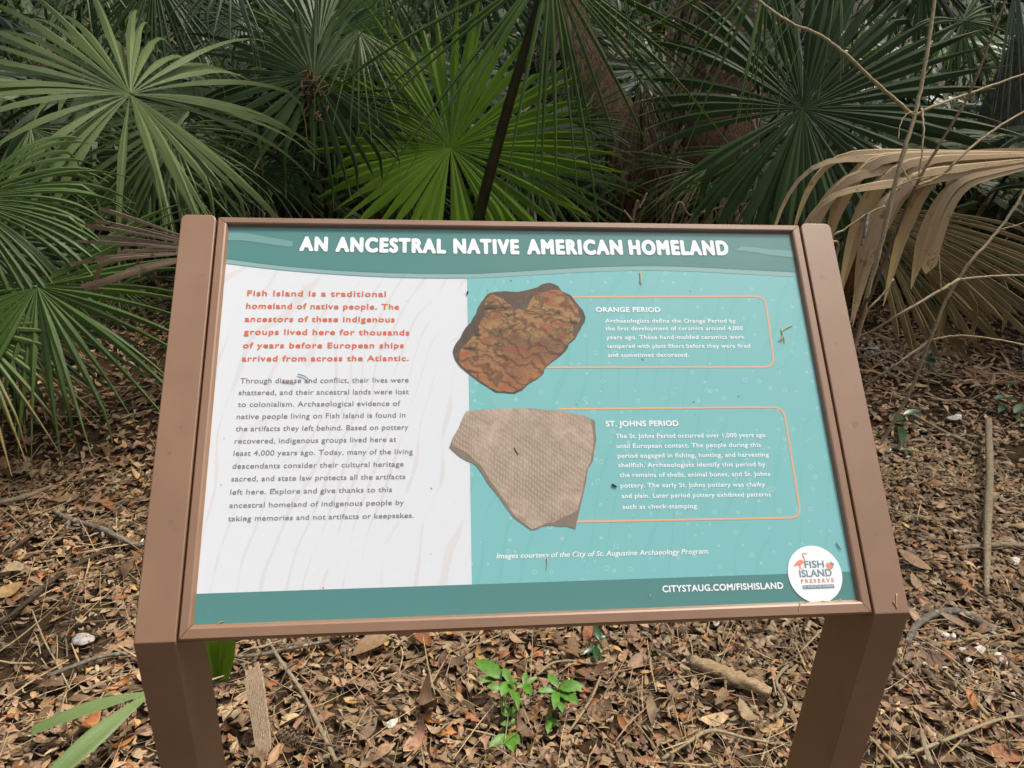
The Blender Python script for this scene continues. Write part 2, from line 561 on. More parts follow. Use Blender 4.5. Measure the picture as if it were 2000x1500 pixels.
def print_mat(name, c, grain=None, grain_rot=0.6, rough=0.22, specks=True, grain_fac=0.5, grain_scale=7):
    m, nt, N, L, P = mat_new(name)
    co = coords(N, L)
    col = None
    if grain is not None:
        mp = N.new('ShaderNodeMapping')
        mp.inputs['Rotation'].default_value = (0, 0, grain_rot)
        mp.inputs['Scale'].default_value = (1.0, 0.55, 0.55)
        L.new(co, mp.inputs[0])
        wv = N.new('ShaderNodeTexWave')
        wv.bands_direction = 'X'
        wv.inputs['Scale'].default_value = grain_scale
        wv.inputs['Distortion'].default_value = 26
        wv.inputs['Detail'].default_value = 2.0
        wv.inputs['Detail Scale'].default_value = 0.32
        L.new(mp.outputs[0], wv.inputs['Vector'])
        n2 = noise(N, L, 9, 3, 0.6, co)
        pr = N.new('ShaderNodeMath')
        pr.operation = 'MULTIPLY_ADD'
        L.new(n2.outputs['Fac'], pr.inputs[0])
        pr.inputs[1].default_value = 0.5
        L.new(wv.outputs['Fac'], pr.inputs[2])
        rp = ramp(N, [(0.875, (0, 0, 0)), (0.905, (1, 1, 1))])
        dv = N.new('ShaderNodeMath')
        dv.operation = 'DIVIDE'
        L.new(pr.outputs[0], dv.inputs[0])
        dv.inputs[1].default_value = 1.36
        L.new(dv.outputs[0], rp.inputs[0])
        fm = N.new('ShaderNodeMath')
        fm.operation = 'MULTIPLY'
        L.new(rp.outputs[0], fm.inputs[0])
        fm.inputs[1].default_value = grain_fac
        col = mixrgb(N, L, fm.outputs[0], c, grain)
    if specks:
        vo = N.new('ShaderNodeTexVoronoi')
        vo.inputs['Scale'].default_value = 55
        L.new(co, vo.inputs['Vector'])
        sc = N.new('ShaderNodeSeparateColor')
        L.new(vo.outputs['Color'], sc.inputs[0])
        # small dark dirt dots in a few cells only
        lt = N.new('ShaderNodeMath')
        lt.operation = 'MULTIPLY_ADD'
        L.new(sc.outputs[0], lt.inputs[0])
        lt.inputs[1].default_value = 0.55
        lt.inputs[2].default_value = -0.43
        ls = N.new('ShaderNodeMath')
        ls.operation = 'LESS_THAN'
        L.new(vo.outputs['Distance'], ls.inputs[0])
        L.new(lt.outputs[0], ls.inputs[1])
        s1 = N.new('ShaderNodeMath')
        s1.operation = 'MULTIPLY'
        L.new(ls.outputs[0], s1.inputs[0])
        s1.inputs[1].default_value = 0.7
        col = mixrgb(N, L, s1.outputs[0], col if col is not None else c, (0.12, 0.11, 0.10))
        # dried water rings, faintly pale
        vo2 = N.new('ShaderNodeTexVoronoi')
        vo2.inputs['Scale'].default_value = 90
        L.new(co, vo2.inputs['Vector'])
        sc2 = N.new('ShaderNodeSeparateColor')
        L.new(vo2.outputs['Color'], sc2.inputs[0])
        rr = N.new('ShaderNodeMath')
        rr.operation = 'MULTIPLY_ADD'
        L.new(sc2.outputs[1], rr.inputs[0])
        rr.inputs[1].default_value = 0.9
        rr.inputs[2].default_value = -0.58
        df = N.new('ShaderNodeMath')
        df.operation = 'SUBTRACT'
        L.new(vo2.outputs['Distance'], df.inputs[0])
        L.new(rr.outputs[0], df.inputs[1])
        ab = N.new('ShaderNodeMath')
        ab.operation = 'ABSOLUTE'
        L.new(df.outputs[0], ab.inputs[0])
        l2 = N.new('ShaderNodeMath')
        l2.operation = 'LESS_THAN'
        L.new(ab.outputs[0], l2.inputs[0])
        l2.inputs[1].default_value = 0.05
        s2 = N.new('ShaderNodeMath')
        s2.operation = 'MULTIPLY'
        L.new(l2.outputs[0], s2.inputs[0])
        s2.inputs[1].default_value = 0.22
        col = mixrgb(N, L, s2.outputs[0], col, (0.75, 0.80, 0.78))
    if col is None:
        P.inputs['Base Color'].default_value = (*c, 1)
    else:
        L.new(col, P.inputs['Base Color'])
    dn = noise(N, L, 14, 4, 0.65, co)
    rr2 = N.new('ShaderNodeMapRange')
    rr2.inputs['To Min'].default_value = rough * 0.7
    rr2.inputs['To Max'].default_value = rough * 1.5
    L.new(dn.outputs['Fac'], rr2.inputs['Value'])
    L.new(rr2.outputs[0], P.inputs['Roughness'])
    P.inputs['Specular IOR Level'].default_value = 0.8
    return m


C_TEAL = (0.195, 0.475, 0.465)
C_BAND = (0.080, 0.225, 0.205)
C_STRIP = (0.24, 0.40, 0.38)
C_WHITE = (0.68, 0.70, 0.72)
C_ORANGE = (0.68, 0.16, 0.065)
C_GREY = (0.24, 0.20, 0.195)
M_WHITE = print_mat('print_white', C_WHITE, (0.60, 0.55, 0.51), grain_fac=0.42, grain_scale=12)
M_TEAL = print_mat('print_teal', C_TEAL, (0.150, 0.45, 0.425), grain_fac=0.45, grain_scale=12)
M_BAND = print_mat('print_deep_teal', C_BAND, specks=False)
M_STRIP = print_mat('print_pale_strip', C_STRIP, specks=False)
M_BRUSH = print_mat('print_brush_stroke', (0.155, 0.315, 0.29), specks=False)
M_LET = print_mat('print_white_letters', (0.86, 0.88, 0.88), specks=False)
M_ORL = print_mat('print_orange_letters', C_ORANGE, specks=False)
M_GRL = print_mat('print_grey_letters', C_GREY, specks=False)
M_BOX = print_mat('print_peach_line', (0.72, 0.40, 0.23), specks=False)
M_SLATE = print_mat('print_slate', (0.20, 0.29, 0.31), specks=False)
M_CORAL = print_mat('print_coral', (0.86, 0.27, 0.15), specks=False)

# panel board (thin slab, white print on its face)
pv = [sp(u, v, n) for n in (0.0, -0.006) for (u, v) in ((-0.003, -0.003), (PW + 0.003, -0.003), (PW + 0.003, PH + 0.003), (-0.003, PH + 0.003))]
pf = [(0, 1, 2, 3), (7, 6, 5, 4), (0, 4, 5, 1), (1, 5, 6, 2), (2, 6, 7, 3), (3, 7, 4, 0)]
panel = sign_part('panel', pv, pf, M_WHITE)


def flat(name, polys, mat, n, parent=panel):
    """polygons in panel (u, v) -> one thin printed sheet"""
    bm = bmesh.new()
    for pl in polys:
        vs = [bm.verts.new(tuple(sp(p[0], p[1], n) - SG0)) for p in pl]
        try:
            fc = bm.faces.new(vs)
        except ValueError:
            continue
        if fc.normal.length == 0:
            fc.normal_update()
        fc.normal_update()
        if fc.normal.dot(Vector(SN)) < 0:
            fc.normal_flip()
    bmesh.ops.triangulate(bm, faces=bm.faces)
    me = bpy.data.meshes.new(name)
    bm.to_mesh(me)
    bm.free()
    return link(name, me, mat, parent)


def px(pts):
    return [face(*p) for p in pts]


LAY = 0.0003
Eh = 0.002
split_t, split_b = face(912, 520), face(922, 1150)
flat('teal_field', [[split_t, (PW + Eh, split_t[1]), (PW + Eh, split_b[1] - 0.01), (split_b[0], split_b[1] - 0.01)]], M_TEAL, LAY)
strip = px([(443, 514.6), (550, 527.5), (670, 537), (790, 542.5), (910, 543.4), (980, 541), (1100, 534), (1160, 531), (1220, 529), (1260, 528.4), (1300, 529), (1360, 530.8), (1420, 534), (1552, 541.5)])
band = px([(443, 505.6), (550, 519.5), (670, 529.2), (790, 534), (910, 535), (980, 532.2), (1100, 525), (1160, 522), (1220, 520.2), (1260, 519.6), (1300, 520), (1360, 522), (1420, 525), (1552, 532)])
for pl in (strip, band):
    pl[0][0] = -Eh
    pl[-1][0] = PW + Eh
ss = [np.array(p) for p in spline([np.append(p, 0) for p in strip], 70)[:, :2]]
bs = [np.array(p) for p in spline([np.append(p, 0) for p in band], 70)[:, :2]]
flat('pale_wave', [ss + [np.array((PW + Eh, PH + Eh)), np.array((-Eh, PH + Eh))]], M_STRIP, 2 * LAY)
flat('title_band', [bs + [np.array((PW + Eh, PH + Eh)), np.array((-Eh, PH + Eh))]], M_BAND, 3 * LAY)
fb = [face(384, 1160.5), face(922, 1140.5), face(1240, 1132.6 - 4), face(1665, 1119)]
fv = float(np.mean([p[1] for p in fb]))
flat('footer_band', [[(-Eh, -Eh), (PW + Eh, -Eh), (PW + Eh, fv), (-Eh, fv)]], M_BAND, 2 * LAY)
st1 = px([(446, 455), (480, 456), (520, 463), (560, 470), (571, 472), (572, 482), (562, 483), (520, 477), (480, 471), (446, 470)])
st2 = px([(1434, 483), (1440, 488), (1447, 482), (1470, 483.5), (1500, 487.5), (1548, 491), (1549, 504), (1500, 498.5), (1470, 493), (1450, 491), (1437, 490)])
flat('brush_stroke', [st1], M_BRUSH, 4 * LAY)
flat('brush_stroke', [st2], M_BRUSH, 4 * LAY)


# ---- lettering
def text_mesh(body, off=0.0, space=1.0, shear=0.0):
    c = bpy.data.curves.new('lettering_curve', 'FONT')
    c.body = body
    c.size = 1.0
    c.offset = off
    c.space_character = space
    c.shear = shear
    c.resolution_u = 4
    o = bpy.data.objects.new('lettering_curve', c)
    COL.objects.link(o)
    dg = bpy.context.evaluated_depsgraph_get()
    dg.update()
    me = bpy.data.meshes.new_from_object(o.evaluated_get(dg))
    v = np.array([tuple(q.co) for q in me.vertices])
    f = [tuple(p.vertices) for p in me.polygons]
    bpy.data.objects.remove(o)
    bpy.data.curves.remove(c)
    bpy.data.meshes.remove(me)
    return v, f


def letter_line(acc, body, xl, yl, xr, yr, cap, off=0.0, space=1.0, shear=0.0, capem=0.700):
    v, f = text_mesh(body, 0.0, space, shear)
    A, B = face(xl, yl), face(xr, yr)
    xm, ym = (xl + xr) / 2, (yl + yr) / 2
    h = np.linalg.norm(face(xm, ym - cap) - face(xm, ym)) / (capem + 2 * off)
    d = (B - A) / np.linalg.norm(B - A)
    q = np.array([-d[1], d[0]])
    wid = np.linalg.norm(B - A)
    x0, x1 = v[:, 0].min(), v[:, 0].max()
    kx = (wid - 2 * off * h) / (x1 - x0)
    m = 10 if off > 0.03 else 6
    shifts = [(0.0, 0.0)] if off == 0 else [(off * h * (1 + math.cos(2 * math.pi * i / m)), off * h * (1 + math.sin(2 * math.pi * i / m))) for i in range(m)] + [(off * h, off * h)]
    for li, (sx, sy) in enumerate(shifts):          # stroke weight: the letters laid on each other a hair apart
        uv = A[None] + d[None] * ((v[:, 0] - x0) * kx + sx)[:, None] + q[None] * (v[:, 1] * h + sy)[:, None]
        b = len(acc[0])
        acc[0].extend(np.column_stack([uv, np.full(len(uv), li * 1.6e-5)]))
        acc[1].extend(tuple(i + b for i in fc) for fc in f)


def letters(name, lines, mat, n, parent=panel):
    acc = ([], [])
    for ln in lines:
        letter_line(acc, *ln[0], **(ln[1] if len(ln) > 1 else {}))
    v = [sp(u[0], u[1], n + u[2]) - SG0 for u in acc[0]]
    me = mesh(name, v, acc[1])
    bm = bmesh.new()
    bm.from_mesh(me)
    for fc in bm.faces:
        if fc.normal.dot(Vector(SN)) < 0:
            fc.normal_flip()
    bm.to_mesh(me)
    bm.free()
    return link(name, me, mat, parent)


def cr(x, y, ox, oy, s):
    return ox + x / s, oy + y / s


TB = dict(off=0.056, space=1.22)
letters('title_lettering', [(('AN', 584.5, 491.5, 640, 492.2, 29.5), TB), (('ANCESTRAL', 655, 493, 871, 496.5, 30), TB),
                            (('NATIVE', 885.5, 496.6, 1014.5, 498, 30.5), TB), (('AMERICAN', 1029.5, 498, 1217, 499, 30.5), TB),
                            (('HOMELAND', 1229, 499, 1424, 500, 30), TB)], M_LET, 5 * LAY)
ORT = [('Fish Island is a traditional', 475, 594, 1380, 600), ('homeland of native people. The', 468, 677, 1465, 683),
       ('ancestors of these indigenous', 460, 762, 1437, 765), ('groups lived here for thousands', 453, 846, 1533, 850),
       ('of years before European ships', 447, 934, 1496, 934), ('arrived from across the Atlantic.', 440, 1020, 1528, 1017)]
lines = []
for (t, a, b, c, d) in ORT:
    lines.append(((t, *cr(a, b, 340, 400, 3.3333), *cr(c, d, 340, 400, 3.3333), 11.6), dict(off=0.034, space=1.14)))
letters('intro_lettering', lines, M_ORL, LAY)
BODY = [('Through disease and conflict, their lives were', 303, 80, 1217, 75), ('shattered, and their ancestral lands were lost', 295, 144, 1218, 138),
        ('to colonialism. Archaeological evidence of', 290, 208, 1172, 202), ('native people living on Fish Island is found in', 284, 274, 1199, 265),
        ('the artifacts they left behind. Based on pottery', 278, 340, 1216, 331), ('recovered, indigenous groups lived here at', 273, 407, 1150, 397),
        ('least 4,000 years ago. Today, many of the living', 267, 473, 1240, 463), ('descendants consider their cultural heritage', 261, 543, 1190, 531),
        ('sacred, and state law protects all the artifacts', 255, 612, 1199, 599), ('left here. Explore and give thanks to this', 249, 684, 1127, 669),
        ('ancestral homeland of indigenous people by', 244, 756, 1192, 739), ('taking memories and not artifacts or keepsakes.', 237, 828, 1245, 809)]
lines = [((t, *cr(a, b, 360, 720, 2.778), *cr(c, d, 360, 720, 2.778), 10.3), dict(off=0.008, space=1.05)) for (t, a, b, c, d) in BODY]
letters('body_lettering', lines, M_GRL, LAY)
W1 = [('ORANGE PERIOD', 760, 525, 1075, 525, 10.2, 0.034), ('Archaeologists define the Orange Period by', 805, 577, 1443, 577, 8.2, 0.019),
      ('the first development of ceramics around 4,000', 807, 615, 1478, 613, 8.2, 0.019), ('years ago. These hand-molded ceramics were', 811, 658, 1484, 656, 8.2, 0.019),
      ('tempered with plant fibers before they were fired', 814, 701, 1513, 699, 8.2, 0.019), ('and sometimes decorated.', 818, 745, 1213, 743, 8.2, 0.019)]
lines = [((t, *cr(a, b, 860, 400, 2.5), *cr(c, d, 860, 400, 2.5), cp), dict(off=of, space=1.06)) for (t, a, b, c, d, cp, of) in W1]
W2 = [('ST. JOHNS PERIOD', 808, 234, 1164, 231, 11.4, 0.034), ('The St. Johns Period occurred over 1,000 years ago', 857, 291, 1588, 285, 9.0, 0.019),
      ('until European contact. The people during this', 861, 339, 1565, 333, 9.0, 0.019), ('period engaged in fishing, hunting, and harvesting', 866, 387, 1604, 381, 9.0, 0.019),
      ('shellfish. Archaeologists identify this period by', 869, 433, 1587, 428, 9.0, 0.019), ('the remains of shells, animal bones, and St. Johns', 876, 481, 1611, 475, 9.0, 0.019),
      ('pottery. The early St. Johns pottery was chalky', 880, 532, 1585, 526, 9.0, 0.019), ('and plain. Later period pottery exhibited patterns', 885, 583, 1614, 575, 9.0, 0.019),
      ('such as check-stamping.', 890, 636, 1260, 632, 9.0, 0.019)]
lines += [((t, *cr(a, b, 860, 740, 2.5), *cr(c, d, 860, 740, 2.5), cp), dict(off=of, space=1.06)) for (t, a, b, c, d, cp, of) in W2]
lines += [(('Images courtesy of the City of St. Augustine Archaeology Program.', *cr(274, 878, 860, 740, 2.5), *cr(1312, 853, 860, 740, 2.5), 10.3), dict(off=0.012, shear=0.22))]
letters('caption_lettering', lines, M_LET, 2 * LAY)
letters('web_lettering', [(('CITYSTAUG.COM/FISHISLAND', *cr(200, 434, 1240, 1040, 3.704), *cr(1075, 408, 1240, 1040, 3.704), 13.4), dict(off=0.032, space=1.08))], M_LET, 3 * LAY)


# ---- peach outlines of the two text boxes
def outline(pts, w, r):
    """open polyline with rounded inner corners -> ribbon quads"""
    P2 = [np.array(p, float) for p in pts]
    path = [P2[0]]
    for i in range(1, len(P2) - 1):
        a, b, c = P2[i - 1], P2[i], P2[i + 1]
        d1 = (a - b) / np.linalg.norm(a - b)
        d2 = (c - b) / np.linalg.norm(c - b)
        s, e = b + d1 * r, b + d2 * r
        for t in np.linspace(0, 1, 9):
            path.append(s * (1 - t) ** 2 + 2 * b * t * (1 - t) + e * t * t)
    path.append(P2[-1])
    path = np.array(path)
    tn = np.gradient(path, axis=0)
    tn /= np.linalg.norm(tn, axis=1)[:, None]
    nn = np.stack([-tn[:, 1], tn[:, 0]], -1) * w / 2
    return [[path[i] + nn[i], path[i + 1] + nn[i + 1], path[i + 1] - nn[i + 1], path[i] - nn[i]] for i in range(len(path) - 1)]


q1 = px([(1090, 580.5), (1494, 579), (1512.5, 717), (1040, 718)])
q2 = px([(1090, 799), (1530, 795.5), (1564.5, 1011), (1100, 1019.5)])
flat('text_box_outline', outline(q1, 0.0029, 0.018), M_BOX, 2 * LAY)
flat('text_box_outline', outline(q2, 0.0029, 0.018), M_BOX, 2 * LAY)


# ---- printed pictures of the two potsherds
def sherd_mat(name, stops, scale, stretch, dark, check=False, rust=False):
    m, nt, N, L, P = mat_new(name)
    co = coords(N, L, 'Object', stretch, (0, 0, 0.5))
    n1 = noise(N, L, scale, 7, 0.68, co, 0.9)
    n2 = noise(N, L, scale * 0.28, 3, 0.6, coords(N, L))
    r = ramp(N, stops)
    L.new(n1.outputs['Fac'], r.inputs[0])
    c = r.outputs[0]
    r2 = ramp(N, [(0.46, (0, 0, 0)), (0.60, (1, 1, 1))])
    L.new(n2.outputs['Fac'], r2.inputs[0])
    fm = N.new('ShaderNodeMath')
    fm.operation = 'MULTIPLY'
    L.new(r2.outputs[0], fm.inputs[0])
    fm.inputs[1].default_value = 0.6
    c = mixrgb(N, L, fm.outputs[0], c, dark)
    if check:
        w1 = N.new('ShaderNodeTexWave')
        w1.bands_direction = 'X'
        w1.inputs['Scale'].default_value = 75
        w1.inputs['Distortion'].default_value = 4
        w1.inputs['Detail Scale'].default_value = 1.5
        w2 = N.new('ShaderNodeTexWave')
        w2.bands_direction = 'DIAGONAL'
        w2.inputs['Scale'].default_value = 52
        w2.inputs['Distortion'].default_value = 4
        cc = coords(N, L, 'Object', None, (0, 0, 0.08))
        L.new(cc, w1.inputs[0])
        L.new(cc, w2.inputs[0])
        mm = N.new('ShaderNodeMath')
        mm.operation = 'MULTIPLY'
        L.new(w1.outputs['Fac'], mm.inputs[0])
        L.new(w2.outputs['Fac'], mm.inputs[1])
        m3 = N.new('ShaderNodeMath')
        m3.operation = 'MULTIPLY'
        L.new(mm.outputs[0], m3.inputs[0])
        L.new(n2.outputs['Fac'], m3.inputs[1])
        c = mixrgb(N, L, m3.outputs[0], c, (0.62, 0.46, 0.34))
    elif rust:
        zc = sp(*face(1010, 672))[2]
        sz = N.new('ShaderNodeSeparateXYZ')
        L.new(coords(N, L), sz.inputs[0])
        sm = N.new('ShaderNodeMath')
        sm.operation = 'MULTIPLY_ADD'
        L.new(sz.outputs['Z'], sm.inputs[0])
        sm.inputs[1].default_value = -13.0
        sm.inputs[2].default_value = 13.0 * zc
        sa = N.new('ShaderNodeMath')
        sa.operation = 'ADD'
        L.new(sm.outputs[0], sa.inputs[0])
        L.new(n2.outputs['Fac'], sa.inputs[1])
        rr_ = ramp(N, [(0.42, (0, 0, 0)), (0.85, (0.38, 0.38, 0.38))])
        L.new(sa.outputs[0], rr_.inputs[0])
        c = mixrgb(N, L, rr_.outputs[0], c, (0.36, 0.135, 0.055))
        wg = N.new('ShaderNodeTexWave')
        wg.bands_direction = 'DIAGONAL'
        wg.inputs['Scale'].default_value = 17
        wg.inputs['Distortion'].default_value = 9
        wg.inputs['Detail'].default_value = 2
        wg.inputs['Detail Scale'].default_value = 2.5
        L.new(coords(N, L), wg.inputs[0])
        rg = ramp(N, [(0.10, (1, 1, 1)), (0.30, (0, 0, 0))])
        L.new(wg.outputs['Fac'], rg.inputs[0])
        fg = N.new('ShaderNodeMath')
        fg.operation = 'MULTIPLY'
        L.new(rg.outputs[0], fg.inputs[0])
        fg.inputs[1].default_value = 0.5
        c = mixrgb(N, L, fg.outputs[0], c, (dark[0] * .7, dark[1] * .7, dark[2] * .7))
    L.new(c, P.inputs['Base Color'])
    P.inputs['Roughness'].default_value = 0.25
    P.inputs['Specular IOR Level'].default_value = 0.6
    return m


S1o = [(135, 870), (150, 820), (165, 790), (190, 755), (215, 730), (240, 670), (270, 620), (300, 585), (330, 560), (352, 510), (390, 460), (400, 410), (440, 340), (480, 290), (510, 250), (540, 235), (620, 222), (700, 218), (770, 222), (840, 225), (900, 214), (960, 200), (1040, 180), (1110, 140), (1175, 125), (1230, 138), (1280, 160), (1300, 195), (1320, 220), (1370, 240), (1420, 265), (1460, 320), (1500, 370), (1550, 430), (1575, 500), (1565, 555), (1540, 590), (1515, 640), (1490, 680), (1470, 725), (1450, 745), (1395, 790), (1385, 830), (1345, 880), (1300, 920), (1240, 965), (1190, 1000), (1130, 1060), (1120, 1110), (1050, 1170), (960, 1220), (890, 1290), (800, 1330), (700, 1320), (600, 1315), (500, 1250), (420, 1200), (330, 1130), (220, 1040), (160, 960)]
S1i = [(560, 250), (620, 275), (680, 300), (720, 345), (770, 370), (800, 440), (850, 410), (900, 430), (950, 390), (975, 320), (1000, 280), (1060, 240), (1100, 235), (1200, 205), (1290, 200), (1340, 250), (1400, 290), (1440, 350), (1490, 400), (1500, 460), (1520, 520), (1490, 570), (1440, 600), (1440, 660), (1450, 720), (1380, 790), (1340, 850), (1300, 900), (1200, 985), (1130, 1050), (1100, 1130), (1000, 1190), (900, 1260), (780, 1318), (690, 1305), (600, 1308), (480, 1225), (330, 1115), (240, 1035), (200, 980), (205, 910), (220, 850), (280, 790), (340, 720), (400, 640), (430, 560), (470, 500), (490, 430), (480, 370), (500, 300)]
S1o = [cr(a, b, 860, 530, 5.556) for a, b in S1o]
S1i = [cr(a, b, 860, 530, 5.556) for a, b in S1i]
M_SH1D = sherd_mat('sherd_edge_dark', [(0.3, (0.085, 0.060, 0.042)), (0.7, (0.15, 0.105, 0.07))], 60, (1, 1, 1), (0.08, 0.06, 0.045))
M_SH1 = sherd_mat('sherd_orange_face', [(0.34, (0.035, 0.024, 0.018)), (0.43, (0.15, 0.085, 0.042)), (0.50, (0.38, 0.225, 0.095)), (0.56, (0.24, 0.120, 0.05)), (0.63, (0.42, 0.12, 0.05)), (0.72, (0.09, 0.055, 0.038))], 22, (1, 2.4, 2.4), (0.060, 0.042, 0.032), rust=True)
M_SH2D = sherd_mat('sherd_edge_grey', [(0.3, (0.21, 0.165, 0.115)), (0.7, (0.29, 0.225, 0.16))], 60, (1, 1, 1), (0.20, 0.16, 0.11))
M_SH2 = sherd_mat('sherd_stamped_face', [(0.30, (0.26, 0.20, 0.145)), (0.5, (0.37, 0.285, 0.215)), (0.70, (0.52, 0.40, 0.32))], 30, (1, 1, 1), (0.29, 0.23, 0.165), check=True)
pic = flat('sherd_picture', [px(S1o)], M_SH1D, 3 * LAY)
pic['label'] = 'dark brown and orange potsherd picture'
flat('sherd_face', [px(S1i)], M_SH1, 4 * LAY, pic)
S2o = [(125, 160), (180, 153), (250, 148), (340, 146), (440, 145), (520, 151), (600, 160), (700, 180), (735, 196), (755, 205), (757, 250), (762, 300), (752, 350), (745, 400), (735, 420), (720, 440), (712, 500), (700, 560), (690, 600), (678, 650), (665, 700), (660, 735), (640, 728), (620, 720), (580, 722), (540, 715), (500, 720), (470, 735), (445, 740), (400, 708), (360, 680), (320, 628), (280, 570), (255, 540), (230, 510), (205, 465), (180, 430), (155, 410), (130, 400), (95, 380), (60, 350), (45, 335), (60, 290), (90, 240), (105, 200)]
S2i = [(125, 160), (180, 153), (250, 148), (340, 146), (440, 145), (520, 151), (600, 160), (700, 180), (735, 200), (740, 230), (748, 300), (742, 350), (735, 400), (725, 420), (712, 445), (702, 500), (690, 560), (680, 600), (668, 640), (640, 660), (590, 680), (560, 700), (520, 705), (470, 728), (445, 736), (400, 700), (365, 672), (330, 620), (292, 565), (265, 530), (240, 495), (215, 450), (192, 418), (165, 398), (140, 370), (95, 345), (55, 326), (62, 290), (90, 240), (105, 200)]
pic = flat('sherd_picture', [px([cr(a, b, 860, 740, 2.5) for a, b in S2o])], M_SH2D, 3 * LAY)
pic['label'] = 'pale grey brown stamped potsherd picture'
flat('sherd_face', [px([cr(a, b, 860, 740, 2.5) for a, b in S2i])], M_SH2, 4 * LAY, pic)

# ---- round emblem in the lower right corner
ec = face(1591, 1121.5)
er = 0.5 * (face(1644.2, 1127)[0] - face(1537, 1117)[0])
circ = []
for k in range(64):
    a = 2 * math.pi * k / 64
    p = ec + er * np.array([math.cos(a), math.sin(a)])
    circ.append(np.array([p[0], max(p[1], -0.001)]))
emb = flat('emblem_disc', [circ], M_LET, 5 * LAY)


def e7(x, y):
    return cr(x, y, 1520, 1050, 10.713)


letters('emblem_lettering', [(('FISH', *e7(548, 640), *e7(955, 627), 14.2), dict(off=0.022)), (('ISLAND', *e7(445, 834), *e7(1120, 806), 14.4), dict(off=0.022))], M_SLATE, 6 * LAY, emb)
letters('emblem_lettering', [(('PRESERVE', *e7(473, 951), *e7(1158, 931), 7.4), dict(off=0.022, space=1.5))], M_CORAL, 6 * LAY, emb)
flat('emblem_bar', [px([e7(*p) for p in ((505, 1000), (1140, 978), (1155, 985), (1165, 1045), (1155, 1058), (525, 1081), (510, 1075), (493, 1010))])], M_SLATE, 6 * LAY, emb)
letters('emblem_lettering', [(('ST. AUGUSTINE, FLORIDA', *e7(525, 1053), *e7(1135, 1033), 3.4), dict(off=0.02, space=1.1))], M_LET, 7 * LAY, emb)
heron = [(615, 345), (560, 330), (520, 322), (498, 330), (485, 360), (488, 395), (505, 420), (525, 450), (528, 480), (515, 500), (490, 480), (465, 465), (430, 472), (385, 500), (345, 550), (320, 590), (310, 600), (320, 607), (345, 600), (380, 588), (420, 582), (428, 610), (432, 650), (425, 662), (475, 655), (520, 668), (525, 658), (475, 648), (462, 640), (458, 580), (480, 562), (510, 535), (540, 505), (552, 480), (552, 445), (535, 410), (515, 385), (510, 360), (530, 348), (570, 352)]
orange = [(1020, 525), (1000, 540), (988, 570), (995, 610), (1010, 640), (1050, 652), (1090, 668), (1125, 660), (1138, 630), (1138, 590), (1110, 580), (1070, 555)]
olf = [(1060, 520), (1090, 512), (1120, 520), (1145, 550), (1160, 580), (1130, 585), (1105, 578), (1085, 550)]
flat('emblem_bird', [px([e7(*p) for p in heron])], M_CORAL, 6 * LAY, emb)
flat('emblem_fruit', [px([e7(*p) for p in orange])], M_CORAL, 6 * LAY, emb)
flat('emblem_leaf', [px([e7(*p) for p in olf])], M_SLATE, 6.5 * LAY, emb)

